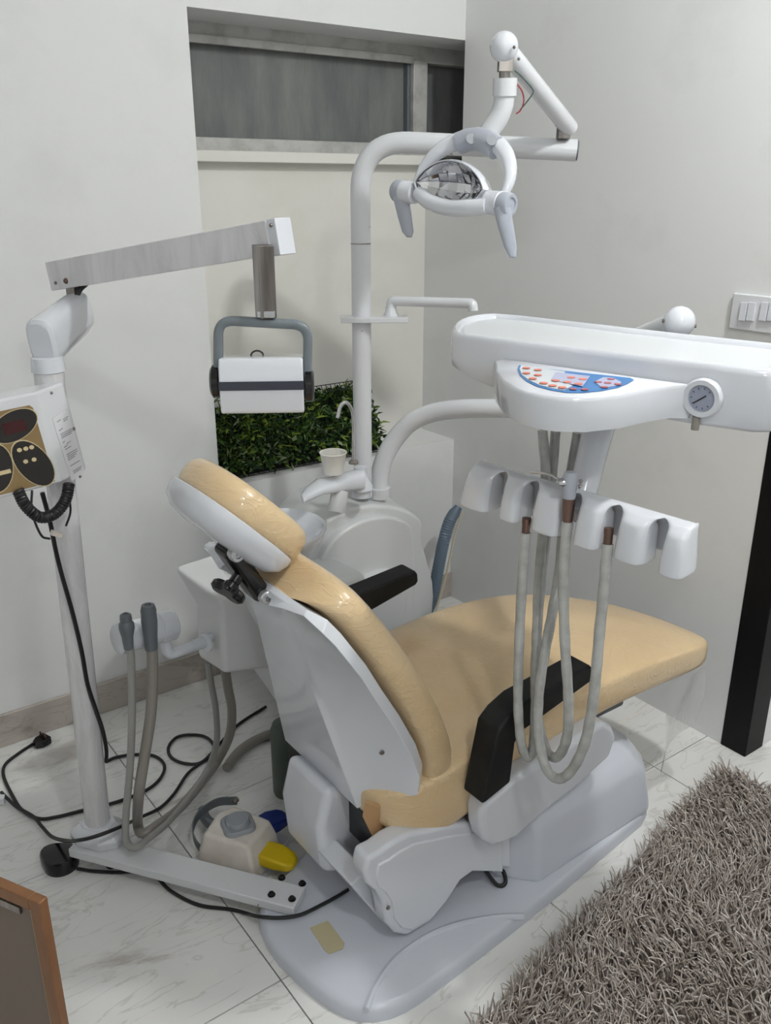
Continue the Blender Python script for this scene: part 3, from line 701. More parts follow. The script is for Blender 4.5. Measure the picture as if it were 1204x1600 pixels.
# pressure gauge on the front face
gp = PP(1097, 622, TL(0.5, -0.003, 1.23), tv); gn = -tv
gau = build('pressure_gauge', MB().lathe([(0.0325, -0.01), (0.0325, 0.004), (0.030, 0.008), (0.0225, 0.008), (0.0215, 0.003), (0.001, 0.002)], gp, gn, 36), M_gel, tray)
build('dial', MB().lathe([(0.0214, 0.0), (0.0214, 0.0006)], gp+gn*0.0034, gn, 32), M_dial, gau)
gt = gn.cross(Vector((0, 0, 1))).normalized()
nd_ = (PP(1079, 632, gp, tv)-gp).normalized()
build('needle', MB().strip([gp+gn*0.005+nd_*0.016, gp+gn*0.005-nd_*0.009], nd_.cross(gn)*0.0022, 0.0006), M_dark, gau)
for k in range(9):
    a = math.radians(-45-k*33.75); dv_ = gt*math.cos(a+math.pi)+Vector((0, 0, 1))*math.sin(a+math.pi)
    build('tick', MB().strip([gp+gn*0.0044+dv_*0.015, gp+gn*0.0044+dv_*0.018], dv_.cross(gn)*0.0012, 0.0004), M_navy, gau)
build('drain_nub', MB().lathe([(0.0065, -0.012), (0.0065, 0.01)], PZ(1079, 664, 1.185)+tv*0.02, n=14), M_hosed, tray)
# swing arm from the unit
armp = [(592, 772, 2.665), (593, 745, 2.66), (600, 716, 2.65), (617, 686, 2.64), (642, 660, 2.62), (676, 645, 2.60), (720, 639, 2.57), (770, 638, 2.54), (850, 638, 2.49)]
ac = catmull([PD(*p) for p in armp], 6)

sw = build('swing_arm', MB().tube(ac, 0.0275, 20), M_metalw, tray)
build('arm_collar', MB().lathe([(0.034, -0.004), (0.034, 0.026), (0.031, 0.028)], ac[0]-Vector((0, 0, 0.004)), n=26), M_metalw, sw)
pe = ac[-1]; tbl = PD(1061, 503, 1.88)
j2 = Vector((pe.x, pe.y, 1.06))
build('riser', MB().tube([pe-V(0, 0, 0.03), j2], 0.030, 20), M_metalw, tray)
build('balance_arm', MB().tube([j2, tbl], 0.024, 18), M_metalw, tray)
build('end_ball', MB().ball(tbl, 0.0312), M_gel, tray)
build('joint_bolt', MB().tube([tbl+cr*0.034-V(0, 0, 0.008), tbl+cr*0.026-V(0, 0, 0.008)], 0.004, 8), M_steel, tray)
build('joint_bolt', MB().tube([tbl-cr*0.034+V(0, 0, 0.002), tbl-cr*0.026+V(0, 0, 0.002)], 0.004, 8), M_steel, tray)
jb = Vector((tbl.x, tbl.y, 1.165))
build('tray_bracket', MB().tube([tbl, jb], 0.015, 12).tube([jb, TL(0.3, 0.15, 1.165)], 0.015, 12).tube([TL(0.3, 0.15, 1.165), TL(0.3, 0.15, 1.19)], 0.022, 12), M_metalw, tray)
# instrument holder
hh0, hh1 = PD(733, 775, 1.70), PD(1068, 838, 1.44)
hh1.z = hh0.z = (hh0.z+hh1.z)/2
hu = (hh1-hh0); HLn = hu.length; hu.normalize(); hv = Vector((-hu.y, hu.x, 0)); hv = hv if hv.x > 0 else -hv   # hv away from camera
Hm = (hh0+hh1)/2
def hplane(px, py, dv=0.0): return PP(px, py, Hm+hv*dv, hv)
slot_px = [(773, 800), (821, 810), (887, 822), (950, 835), (1021, 850)]
slots = [(hplane(a, b)-hh0).dot(hu) for a, b in slot_px]
s0 = (hplane(722, 800)-hh0).dot(hu); s1_ = (hplane(1076, 862)-hh0).dot(hu)
ztop = (hplane(745, 738, 0.03).z+hplane(1060, 793, 0.03).z)/2
zbot = (hplane(722, 808).z+hplane(1072, 880).z)/2
def hprof(t):     # profile from the back top edge over the crest down the front skirt
    pr = [(0.052, -0.020), (0.047, -0.004), (0.034, 0.0), (0.018, -0.004), (0.006, -0.016), (0.0, -0.034), (-0.004, -0.055), (-0.007, zbot-ztop)]
    x = t*(len(pr)-1); i = min(int(x), len(pr)-2); f = x-i
    return lerp(Vector(pr[i]), Vector(pr[i+1]), f)
rows = 26; hold2 = MB()
edges = [None]+slots+[None]
for L in range(6):
    g = []
    for r_ in range(rows+1):
        t = r_/rows; pv, pz_ = hprof(t); t0 = 0.36
        k = 0.0 if t <= t0 else min(1, (t-t0)/0.26)
        wd = 0.0 if t <= t0 else 0.0172*math.sqrt(max(0, 1-(1-k)**2))*(1-0.06*max(0, (t-0.62)/0.38))
        fl_o = 0.012*max(0, t-0.15)
        a = (s0+0.014-fl_o*1.6) if edges[L] is None else edges[L]+wd
        b = (s1_-0.014+fl_o*1.0) if edges[L+1] is None else edges[L+1]-wd
        def pt3(x, back): return hh0+hu*x+hv*(pv+back)+Vector((0, 0, ztop-hh0.z+pz_))
        ra = (0.044-pv)*(1 if edges[L] is None else k); rb_ = (0.044-pv)*(1 if edges[L+1] is None else k)
        ra = max(0, ra); rb_ = max(0, rb_)
        g += [pt3(a+0.002*k, ra), pt3(a+0.001*k, ra*0.5), pt3(a, 0.003*min(1, ra*50))]
        for c_ in range(1, 8):
            f = c_/8; bulg = 0.007*(1-abs(2*f-1)**3)*min(1, max(0, (t-0.3)/0.3))
            g.append(pt3(lerp(a, b, f), -bulg))
        g += [pt3(b, 0.003*min(1, rb_*50)), pt3(b-0.001*k, rb_*0.5), pt3(b-0.002*k, rb_)]
    nc = 13
    hold2.add(g, [[r_*nc+c_, r_*nc+c_+1, (r_+1)*nc+c_+1, (r_+1)*nc+c_] for r_ in range(rows) for c_ in range(nc-1)])
ho = build('instrument_holder', hold2, M_gel, tray, fix=False)
import bmesh
b_ = bmesh.new(); b_.from_mesh(ho.data); bmesh.ops.remove_doubles(b_, verts=b_.verts, dist=0.0006); bmesh.ops.recalc_face_normals(b_, faces=b_.faces); b_.to_mesh(ho.data); b_.free()
ho.data.polygons.foreach_set('use_smooth', [True]*len(ho.data.polygons))
m_ = ho.modifiers.new('solid', 'SOLIDIFY'); m_.thickness = 0.004; m_.offset = 0
m_ = ho.modifiers.new('sub', 'SUBSURF'); m_.levels = 1; m_.render_levels = 1
bkp = [hh0+hu*(s0+0.018)+hv*0.05, hh0+hu*(s1_-0.018)+hv*0.05]
q = [Vector((bkp[0].x, bkp[0].y, ztop-0.012)), Vector((bkp[1].x, bkp[1].y, ztop-0.012)), Vector((bkp[1].x, bkp[1].y, zbot+0.012)), Vector((bkp[0].x, bkp[0].y, zbot+0.012))]
build('holder_back_plate', MB().extr(q, hv*0.008), M_gel, tray, bevel=0.003)
pt_, pb_ = TL(0.30, 0.10, 1.195), hh0+hu*(HLn*0.50)+hv*0.05
pt_ = PP(945, 655, TL(0.3, 0.10, 1.19), tv); pt_.z = max(pt_.z, 1.192)
pb_ = PP(905, 790, Hm+hv*0.065, hv)
build('holder_post', MB().tube([pt_, lerp(pt_, pb_, 0.45), pb_, pb_+(pb_-pt_)*0.05], [0.034, 0.028, 0.025, 0.024], 24), M_gel, tray)

# handpieces with their hoses, hanging in the holder
def dhose(px, dv): return [hplane(a, b, dv+0.0*i) for i, (a, b) in enumerate(px)]
HP = [
 ('left-hand dental hose hanging in the second slot of the white holder', [(821, 832, -.004), (816, 900, -.008), (811, 1000, -.012), (809, 1100, -.012), (814, 1160, -.01), (824, 1183, 0.0), (833, 1165, .012), (836, 1100, .018), (838, 1000, .028), (842, 900, .072), (850, 800, .088), (852, 740, .090), (847, 672, .090)], False),
 ('air-water syringe with bent metal nozzle and grey hose in the middle slot', [(886, 815, -.004), (880, 900, -.010), (882, 1000, -.014), (887, 1080, -.014), (887, 1140, -.012), (877, 1175, -.002), (862, 1183, .010), (848, 1158, .034), (836, 1090, .046), (838, 1000, .056), (846, 900, .100), (857, 800, .116), (868, 672, .118)], True),
 ('right-hand dental hose looping lowest, hanging in the fourth slot', [(949, 850, -.004), (945, 900, -.010), (936, 990, -.014), (930, 1060, -.018), (924, 1110, -.020), (912, 1165, -.022), (893, 1203, -.02), (872, 1217, -.014), (853, 1200, -.016), (841, 1150, -.012), (841, 1090, -.006), (849, 1030, .004), (862, 960, .036), (874, 890, .078), (882, 800, .128), (902, 676, .150)], False)]
for lab, px, syr in HP:
    pts = [hplane(a, b, d) for a, b, d in px]
    t = thing('air_water_syringe' if syr else 'handpiece_hose', tuple(pts[0]), lab, 'syringe' if syr else 'hose')
    cp = catmull(pts, 8)
    build('hose', MB().tube(cp, [0.0096+0.0004*math.sin(i*1.3) for i in range(len(cp))], 12), M_hosew, t)
    up = (pts[0]-pts[1]).normalized(); c0 = pts[0]
    if syr:
        build('collar', MB().lathe([(0.0085, -0.002), (0.0105, 0.022), (0.011, 0.042)], c0, up, 16), M_brass, t)
        hb_ = build('syringe_body', MB().lathe([(0.011, 0.042), (0.0125, 0.06), (0.014, 0.078), (0.011, 0.088), (0.004, 0.090)], c0, up, 18), M_lgrey, t)
        nb = hplane(885, 754, -0.006)
        build('nozzle_nut', MB().lathe([(0.007, -0.004), (0.008, 0.004), (0.006, 0.010)], nb-cr*0.004, -cr, 14), M_chrome, hb_)
        build('nozzle', MB().tube(catmull([nb, hplane(872, 749, -0.01), hplane(860, 742, -0.012), hplane(845, 739, -0.012), hplane(830, 738, -0.012)], 5), 0.0025, 10), M_chrome, hb_)
        build('trigger', MB().ball(hplane(907, 752, -0.004), 0.004, 8, 6).ball(hplane(906, 760, -0.004), 0.004, 8, 6), M_steel, hb_)
    else:
        build('collar', MB().lathe([(0.0070, -0.006), (0.0078, 0.006), (0.0078, 0.016), (0.0084, 0.018), (0.0084, 0.028), (0.004, 0.029)], c0, up, 16), M_brass, t)

# ================================================================ X-RAY STAND
PB = PZ(153, 1287, 0.098); PYY = PB.y
xr = thing('xray_stand', (PB.x, PB.y, 0), 'dental x-ray machine on white pole with boxed swing arm and control box', 'x-ray machine')
p0, p1 = PB, PY(75, 572, PYY)
build('pole', MB().tube([p0, p1], 0.0295, 24), M_film, xr)
bA, bB = PZ(120, 1312, 0.062), PZ(468, 1402, 0.062)
bd = (bB-bA).normalized(); bw_ = Vector((-bd.y, bd.x, 0))
barq = [bA-bw_*0.034, bB-bw_*0.034, bB+bw_*0.034, bA+bw_*0.034]
bar = build('foot_bar', MB().extr([p-V(0, 0, 0.024) for p in barq], (0, 0, 0.024)), M_chip, xr, bevel=0.003)
for a, b in ((440, 1372), (472, 1381), (424, 1398), (456, 1405)):
    build('bolt', MB().lathe([(0.009, 0), (0.009, 0.001), (0.0065, 0.0012), (0.006, 0.006), (0.002, 0.0065)], PZ(a, b, 0.0625), n=12), M_blackg, bar)
build('foot_pad', MB().lathe([(0.016, 0), (0.016, 0.0385)], Vector((bA.x, bA.y, 0))+bd*0.085+bw_*0.012, n=16), M_black, bar)
cb = Vector((p0.x, p0.y, 0.062))
sqp = lambda s, z: [cb+bd*(x*s)+bw_*(y*s)+V(0, 0, z) for x, y in ((-.062, -.03), (-.03, -.05), (.035, -.05), (.068, -.026), (.068, .026), (.035, .05), (-.03, .05), (-.062, .03))]
build('pole_foot', MB().loft([sqp(1.0, 0.0), sqp(1.0, 0.018), sqp(0.85, 0.030), sqp(0.62, 0.040), sqp(0.60, 0.046)]), M_gel, xr, bevel=0.004)
# elbow block
DS = (p1-CAM).length-2.02
k0, k1 = PD(66, 536, 2.00+DS), PD(118, 492, 2.14+DS)
kd = (k1-k0).normalized(); kr = kd.cross(V(0, 0, 1)).normalized(); ku = kr.cross(kd)
lps = [sup(k0-kd*0.006, kr, 0.022, ku, 0.040, 3.2, 24), sup(k0, kr, 0.029, ku, 0.047, 3.2, 24), sup(k0+kd*0.012, kr, 0.030, ku, 0.048, 3.2, 24), sup(k1, kr, 0.028, ku, 0.044, 3.2, 24), sup(k1+kd*0.03, kr, 0.026, ku, 0.040, 3.2, 24), sup(k1+kd*0.036, kr, 0.018, ku, 0.03, 3.2, 24)]
build('elbow_block', MB().loft(lps), M_gel, xr)
build('pole_collar', MB().lathe([(0.030, 0), (0.033, 0.002), (0.031, 0.03), (0.028, 0.032)], p1-V(0, 0, 0.012), n=24), M_gel, xr)
aL, aR = PD(104, 429, 2.17+DS), PD(433, 371, 1.74+DS*0.8)
ad_ = (aR-aL).normalized(); as_ = ad_.cross(V(0, 0, 1)).normalized(); au = as_.cross(ad_)
Ra = Matrix((ad_, as_, au)).transposed()
aL2 = PD(84, 431, 2.185+DS); mid = (aL2+aR)/2
arm = build('swing_arm', MB().box(mid, ((aR-aL2).length, 0.042, 0.059), Ra), M_film, xr, bevel=0.002)
build('arm_end_cap', MB().box(aR+ad_*0.008, (0.022, 0.046, 0.063), Ra), M_gel, arm, bevel=0.002)
for a, b, D, r_, m_ in ((103, 439, 2.15, 0.006, M_brass), (87, 442, 2.16, 0.0035, M_steel), (403, 387, 1.75, 0.006, M_brass), (423, 352, 1.73, 0.0035, M_steel)):
    s_ = PP(a, b, mid+as_*(0.0215 if as_.dot(cf) < 0 else -0.0215), as_)
    build('screw', MB().ball(s_, r_, 10, 8), m_, arm)
st_ = PD(117, 470, 2.16+DS)
build('arm_pivot', MB().tube([st_-V(0, 0, 0.03), st_+V(0, 0, 0.05)], 0.016, 12), M_steel, xr)
build('pivot_collar', MB().lathe([(0.021, 0), (0.021, 0.008)], PD(117, 482, 2.16+DS), n=18), M_gel, xr)
build('cable', MB().tube(catmull([PD(135, 443, 2.14+DS), PD(125, 452, 2.13+DS), PD(120, 464, 2.13+DS), PD(121, 474, 2.13+DS)], 5), 0.006, 8), M_cable, xr)
# hanger, yoke and head
yr = Vector((0.842, -0.540, 0)); yn = Vector((-0.540, -0.842, 0)); HD = 1.71+DS*0.8
Ry = Matrix((yr, yn, V(0, 0, 1))).transposed()
hpo = PD(413, 440, HD)
build('hanger', MB().box(hpo+V(0, 0, 0.0), (0.030, 0.034, 0.125), Matrix.Rotation(math.radians(22), 3, 'Z')@Ry), M_steel, xr, bevel=0.002)
build('hanger_bracket', MB().box(PD(416, 490, HD), (0.032, 0.026, 0.012), Ry), M_chrome, xr, bevel=0.002)
def hy(a, b, d=0.0): return PP(a, b, hpo+yn*d, yn)
yk_ = fillet([hy(341, 598), hy(341, 500), hy(481, 508), hy(480, 604)], 0.028, 8)
loops = []
for i, p in enumerate(yk_):
    t = (yk_[min(i+1, len(yk_)-1)]-yk_[max(i-1, 0)]).normalized(); oth = t.cross(yn).normalized()
    loops.append(sup(p, yn, 0.011, oth, 0.0085, 4, 16))
build('yoke', MB().loft(loops), M_yoke, xr)
hq = [hy(346, 553, .02), hy(476, 562, .02), hy(475, 602, .04), hy(474, 643, .04), hy(346, 636, .04), hy(346, 596, .04)]
hx0, hx1 = hy(346, 600), hy(475, 604)
hw_ = (hx1-hx0).length; hcx = (hx0+hx1)/2
ztp, zbt = hy(410, 556).z, hy(410, 640).z
prof = [(-0.035, ztp-0.004), (0.024, ztp), (0.034, ztp-0.014), (0.040, (ztp+zbt)/2+0.004), (0.040, (ztp+zbt)/2-0.008), (0.036, zbt+0.004), (0.030, zbt), (-0.10, zbt), (-0.10, ztp-0.02)]
def hloop(s): return [Vector((hcx.x, hcx.y, 0))+yr*s+yn*a+V(0, 0, z) for a, z in prof]
def hl2(s): return [Vector((hcx.x, hcx.y, 0))+yr*(s*(1.0 if a > -0.05 else 0.86))+yn*a+V(0, 0, z) for a, z in prof]
head = build('xray_head', MB().loft([hl2(-hw_/2), hl2(hw_/2)]), M_gel, xr, bevel=0.005)
zm = hy(410, 603, 0.04).z
build('stripe', MB().box(Vector((hcx.x, hcx.y, zm))+yn*0.0365, (hw_+0.001, 0.009, 0.016), Ry), M_navy, head)
build('cable_loop', MB().tube(catmull([hy(390, 560, -.03), hy(394, 551, -.03), hy(402, 548, -.03), hy(410, 552, -.03), hy(412, 562, -.03)], 5), 0.0018, 6), M_cable, head)
for a, b in ((338, 596), (482, 602)):
    p = hy(a, b); s_ = 1 if a > 400 else -1
    build('pivot_knob', MB().lathe([(0.026, -0.008), (0.030, -0.005), (0.030, 0.006), (0.024, 0.010)], p, yr*s_, 24), M_blackg, xr)
# control box
ang = math.radians(-7.4)
cx_ = Vector((math.cos(ang), 0, -math.sin(ang))); cz_ = Vector((math.sin(ang)*-1, 0, -math.cos(ang)))
YX = PYY-0.085
c_tr = PY(55, 613, YX); c_br = PY(95, 755, YX)
cdn = (c_br-c_tr).normalized(); ch = (c_br-c_tr).length; crt = Vector((-cdn.z, 0, cdn.x)); crt = crt if crt.x > 0 else -crt; crt = (crt+Vector((0.75, 0, 0))).normalized()
def CB(u, v, y=0.0): return c_tr+crt*u+cdn*v+Vector((0, y, 0))   # u right, v down
plan2 = [(-0.215, 0.0), (0.0, 0.0), (0.066, 0.040), (0.066, 0.062), (-0.215, 0.062)]
box = build('control_box', MB().loft([[CB(u, 0, y) for u, y in plan2], [CB(u, ch, y) for u, y in plan2]]), M_metalw, xr, bevel=0.006)
build('box_bracket', MB().box(Vector((lerp(p0, p1, 0.85).x, PYY-0.025, 1.05)), (0.05, 0.03, 0.08)), M_metalw, xr)
def cpoly(name, pts, m, y, parent=box): return build(name, MB().extr([CB(u, v, y) for u, v in pts], (0, -0.0006, 0)), m, parent)
pan = cpoly('panel', [(-0.205, 0.022), (-0.017, 0.022), (-0.012, 0.028), (-0.010, 0.182), (-0.205, 0.182)], M_gold, -0.0004)
def leaf_(c, rx, rz, rot, m, y, n=28, name='panel_print', sq_=2.0):
    o = []
    for k in range(n):
        a = 2*math.pi*k/n; x, z = rx*sq(math.cos(a), sq_), rz*sq(math.sin(a), sq_)
        o.append((c[0]+x*math.cos(rot)-z*math.sin(rot), c[1]+x*math.sin(rot)+z*math.cos(rot)))
    return cpoly(name, o, m, y)
for c, rx, rz, rot in (((-0.054, 0.055), 0.046, 0.027, -0.35), ((-0.040, 0.136), 0.030, 0.052, -0.38), ((-0.108, 0.128), 0.030, 0.048, 0.25), ((-0.165, 0.075), 0.03, 0.04, 0.3)):
    leaf_(c, rx*1.05, rz*1.05, rot, M_goldl, -0.0010); leaf_(c, rx, rz, rot, M_dark, -0.0016)
cpoly('display', [(-0.076, 0.046), (-0.034, 0.046), (-0.034, 0.068), (-0.076, 0.068)], M_red, -0.0024)
for u, v in ((-0.058, 0.103), (-0.046, 0.103), (-0.035, 0.103), (-0.053, 0.128), (-0.037, 0.128)):
    leaf_((u, v), 0.0046, 0.0042, 0, M_goldl, -0.0024, 14, 'button')
cpoly('button', [(-0.125, 0.135), (-0.084, 0.135), (-0.084, 0.143), (-0.125, 0.143)], M_goldl, -0.0024)
# paper label on the angled side
fd = Vector((0.066*crt.x, 0.040, 0.066*crt.z)); fn = Vector((0.040, -0.066, 0)).normalized()
def SB(s, v, d=0.0): return CB(0, v)+fd*s+fn*d
lab_ = build('paper_label', MB().extr([SB(a, b, 0.0005) for a, b in ((0.30, 0.060), (0.88, 0.052), (0.90, 0.190), (0.36, 0.196))], fn*0.0005), M_paper, box)
pm = MB()
for k, (v, a, b) in enumerate([(0.070, .42, .56), (0.070, .64, .84), (0.074, .64, .80), (0.088, .40, .55), (0.096, .42, .86), (0.100, .42, .86), (0.104, .42, .8), (0.114, .42, .50), (0.119, .54, .7), (0.124, .42, .56), (0.129, .44, .66), (0.140, .44, .84), (0.144, .44, .84), (0.148, .44, .78), (0.152, .44, .7), (0.165, .46, .84), (0.178, .50, .84), (0.182, .5, .8)]):
    pm.strip([SB(a, v, 0.0014), SB(b, v-0.002, 0.0014)], cdn*0.0018, 0.0003)
build('label_print', pm, M_ink, lab_)
for s, v in ((0.5, 0.012), (0.93, 0.098), (0.7, 0.199)): build('screw', MB().ball(SB(s, v*0.98, 0.001), 0.0032, 8, 6), M_steel, box)
# coiled cord under the control box
ca = catmull([PY(28, 766, YX+0.000), PY(40, 790, YX+-0.012), PY(62, 808, YX+-0.015), (PY(85, 803, YX+-0.012)), PY(102, 782, YX+-0.005), PY(108, 756, YX+0.010)], 20)
hx = []
tot = len(ca)*9
for i in range(tot):
    f = i/(tot-1)*(len(ca)-1); k = min(int(f), len(ca)-2); p = lerp(ca[k], ca[k+1], f-k)
    t = (ca[k+1]-ca[k]).normalized(); a = V(0, 1, 0); a = (a-t*a.dot(t)).normalized(); b = t.cross(a)
    ph = 2*math.pi*i/tot*34; hx.append(p+(a*math.cos(ph)+b*math.sin(ph))*0.0085)
build('coiled_cord', MB().tube(hx, 0.0036, 6), M_cable, xr)
build('connector_wire', MB().tube(catmull([PY(50, 766, YX+0.010), PY(50, 800, YX+0.000), PY(64, 836, YX+0.000), (PY(78, 842, YX+0.000))], 5), 0.0024, 6).tube(catmull([PY(108, 775, YX+0.015), PY(110, 800, YX+0.015), PY(103, 822, YX+0.015)], 5), 0.0024, 6), M_cable, xr)
build('wire_connector', MB().box(PY(88, 834, YX+0.015), (0.022, 0.010, 0.010), Matrix.Rotation(0.5, 3, 'Y')), M_offw, xr)
def onpole(px, py): return PY(px, py, PYY-0.033)
pc_ = catmull([PY(66, 770, YX+0.025), PY(78, 815, YX+0.030), onpole(87, 860), onpole(97, 900), onpole(114, 960), onpole(128, 1020), onpole(137, 1070), onpole(150, 1110), PY(160, 1140, YX+0.065), PY(166, 1170, YX+0.080), PY(166, 1190, YX+0.100)], 6)
build('pole_cable', MB().tube(pc_, 0.0048, 8), M_cable, xr)

# ================================================================ SUCTION HOSES
def fhose(name, lab, pts, r, m, tip=None):
    cp = catmull(pts, 8)
    t = thing(name, tuple(pts[0]), lab, 'suction hose')
    build('hose', MB().tube(cp, r, 14), m, t)
    return t, cp
thin = [PY(202, 1000, -.765), PY(205, 1040, -.762), PY(206, 1120, -.755), PY(203, 1200, -.74), PY(197, 1270, -.725), PZ(197, 1312, .110), PZ(210, 1325, .104), PZ(232, 1310, .098), PZ(262, 1285, .075), PZ(296, 1245, .056), PZ(325, 1200, .050), PY(338, 1160, -.575), PY(337, 1110, -.59), PY(330, 1070, -.605), PY(325, 1035, -.62)]
t, cp = fhose('suction_hose', 'thin grey suction hose in the left clip of the white holder', thin, 0.0085, M_hose)
tipu = V(0.02, 0.0, 1).normalized()
build('valve_tip', MB().lathe([(0.010, -0.03), (0.0125, 0.0), (0.0165, 0.018), (0.016, 0.03), (0.012, 0.036), (0.013, 0.040), (0.012, 0.050), (0.006, 0.054), (0.005, 0.05)], PY(199, 994, -.765), tipu, 18), M_dgrey, t)
thick = [PY(236, 990, -.765), PY(238, 1040, -.765), PY(236, 1110, -.76), PY(226, 1180, -.75), PY(217, 1240, -.74), PZ(215, 1287, .078), PZ(223, 1302, .078), PZ(245, 1290, .074), PZ(279, 1264, .030), PZ(312, 1226, .022), PZ(340, 1188, .024), PY(358, 1150, -.55), PY(362, 1110, -.58), PY(356, 1075, -.60), PY(351, 1040, -.62)]
t, cp = fhose('suction_hose', 'thicker grey suction hose in the right clip of the white holder', thick, 0.0125, M_hosed)
build('valve_tip', MB().lathe([(0.014, -0.05), (0.015, -0.02), (0.0165, 0.0), (0.0175, 0.018), (0.0165, 0.038), (0.017, 0.044), (0.014, 0.056), (0.007, 0.058), (0.006, 0.054)], PY(234, 982, -.765), tipu, 18), M_dgrey, t)
wst = catmull([PZ(354, 1200, .0150), PZ(370, 1178, .0150), PZ(390, 1162, .0150), PZ(414, 1150, .0150), PZ(440, 1142, .0150)], 8)
tag(build('waste_hose', MB().tube(wst, 0.014, 14), M_hosed), 'grey waste hose lying on the tiles, running behind the chair back', 'hose')
# blue-grey corrugated hose and cream tube by the unit
bh = catmull([PY(716, 792, -.16), PY(702, 815, -.16), PY(692, 850, -.17), PY(684, 890, -.18), PY(675, 935, -.19), PY(663, 962, -.20), PY(650, 985, -.2)], 18)
tag(build('corrugated_hose', MB().tube(bh, [0.0215+(0.0013 if i % 2 else -0.0005)*(1 if 0.15 < i/len(bh) < 2 else 0)-0.007*max(0, 1-i/8) for i in range(len(bh))], 16), M_blueh), 'blue-grey corrugated hose leaning in the corner beside spittoon unit', 'hose')
ct = catmull([PY(722, 800, -.14), PY(712, 830, -.14), PY(705, 860, -.15), PY(695, 905, -.155), PY(684, 944, -.16), PY(678, 962, -.165)], 6)
tag(build('cream_tube', MB().tube(ct, 0.0042, 8), M_cream), 'thin cream tube running beside the blue-grey corrugated hose', 'tube')
cz0 = Vector((-1.115, -0.70, 0))
tag(build('canister', MB().lathe([(0.034, 0), (0.037, 0.01), (0.037, 0.20), (0.030, 0.22), (0.014, 0.225)], Vector((-1.150, -0.680, 0.0)), n=24), mat('grey_green_plastic', (88, 98, 92), 0.45)), 'grey-green canister on the floor behind the chair back', 'canister')

# ================================================================ FOOT CONTROL
fc = thing('foot_control', (-1.37, -0.82, 0), 'white foot control with grey button, yellow and blue pedals', 'foot control')
def FZ(a, b, z): return PZ(a, b, z)
ft = [FZ(a, b, 0.085) for a, b in ((322, 1292), (352, 1262), (378, 1248), (412, 1275), (402, 1315), (372, 1312))]
c0 = sum(ft, Vector())/6
Rf = (FZ(372, 1310, .085)-FZ(322, 1292, .085)).normalized()
# wedge body: axes from yellow pedal direction
xa = Vector((0.55, -0.83, 0)).normalized(); ya = Vector((0.83, 0.55, 0))
bc = FZ(368, 1330, 0.0)+ya*0.03+V(0, 0, 0)
FS = 1.18
bc = PZ(371, 1279, 0.11*FS); bc.z = 0; bc = bc+xa*0.006*FS-ya*0.002*FS
def fbx(u, v, z): return bc+(xa*u+ya*v+V(0, 0, z))*FS
lo_ = [fbx(u, v, 0.008) for u, v in ((-.075, -.055), (.06, -.06), (.065, .055), (-.06, .075), (-.085, .03))]
mi_ = [fbx(u, v, 0.055) for u, v in ((-.070, -.052), (.055, -.055), (.058, .050), (-.055, .068), (-.078, .028))]
to_ = [fbx(u, v, 0.092) for u, v in ((-.060, -.042), (.044, -.046), (.047, .042), (-.045, .056), (-.066, .024))]
fcb = build('body', MB().loft([lo_, mi_, to_]), M_offw, fc, bevel=0.010, seg=4)
build('ground_plate', MB().extr([fbx(u, v, 0.0) for u, v in ((-.06, -.05), (.070, -.03), (.060, .10), (-.02, .11))], (0, 0, 0.006)), M_gel, fc, bevel=0.003)
bcen = fbx(-0.006, 0.002, 0.092)
bp_ = []
for k in range(32):
    a = 2*math.pi*k/32; r_ = 0.042+0.004*math.cos(4*a); bp_.append(bcen+(xa*math.cos(a)+ya*math.sin(a))*r_)
btn = build('button_plate', MB().loft([bp_, shrink(bp_, 0.97, V(0, 0, 0.008)), shrink(bp_, 0.9, V(0, 0, 0.011))]), M_greyp, fc)
build('button', MB().lathe([(0.029, 0.010), (0.029, 0.018), (0.026, 0.022), (0.002, 0.022)], bcen, n=28), M_greyp, btn)
for nm, m_, base_, dr_ in (('pedal', M_yellow, fbx(0.052, -0.005, 0), xa), ('pedal', M_blue, fbx(0.012, 0.055, 0), (ya*0.9+xa*0.42).normalized())):
    sd = Vector((-dr_.y, dr_.x, 0)); q = []
    for l, hw__, z0_, z1_ in ((0, .029, .040, .072), (.04, .031, .040, .070), (.072, .026, .039, .062), (.086, .014, .039, .056)):
        p = base_+dr_*l; q.append([p-sd*hw__+V(0, 0, z0_), p+sd*hw__+V(0, 0, z0_), p+sd*hw__+V(0, 0, z1_), p-sd*hw__+V(0, 0, z1_)])
    build(nm, MB().loft(q), m_, fc, bevel=0.006)
sp_ = catmull([PZ(a, b, c) for a, b, c in ((370, 1251, .095), (338, 1254, .088), (310, 1274, .070), (301, 1300, .050), (313, 1326, .035), (346, 1346, .030))], 8)
build('strap', MB().strip(sp_, V(0, 0, 0.024), 0.003), M_dgrey, fc)
build('strap_bolt', MB().lathe([(0.007, 0), (0.007, 0.004)], PZ(369, 1251, .108), n=12), M_steel, fc)
build('hose', MB().tube(catmull([PZ(a, b, c) for a, b, c in ((345, 1295, .05), (328, 1286, .052), (319, 1276, .045), (317, 1267, .03))], 6), 0.014, 12), M_dgrey, fc)

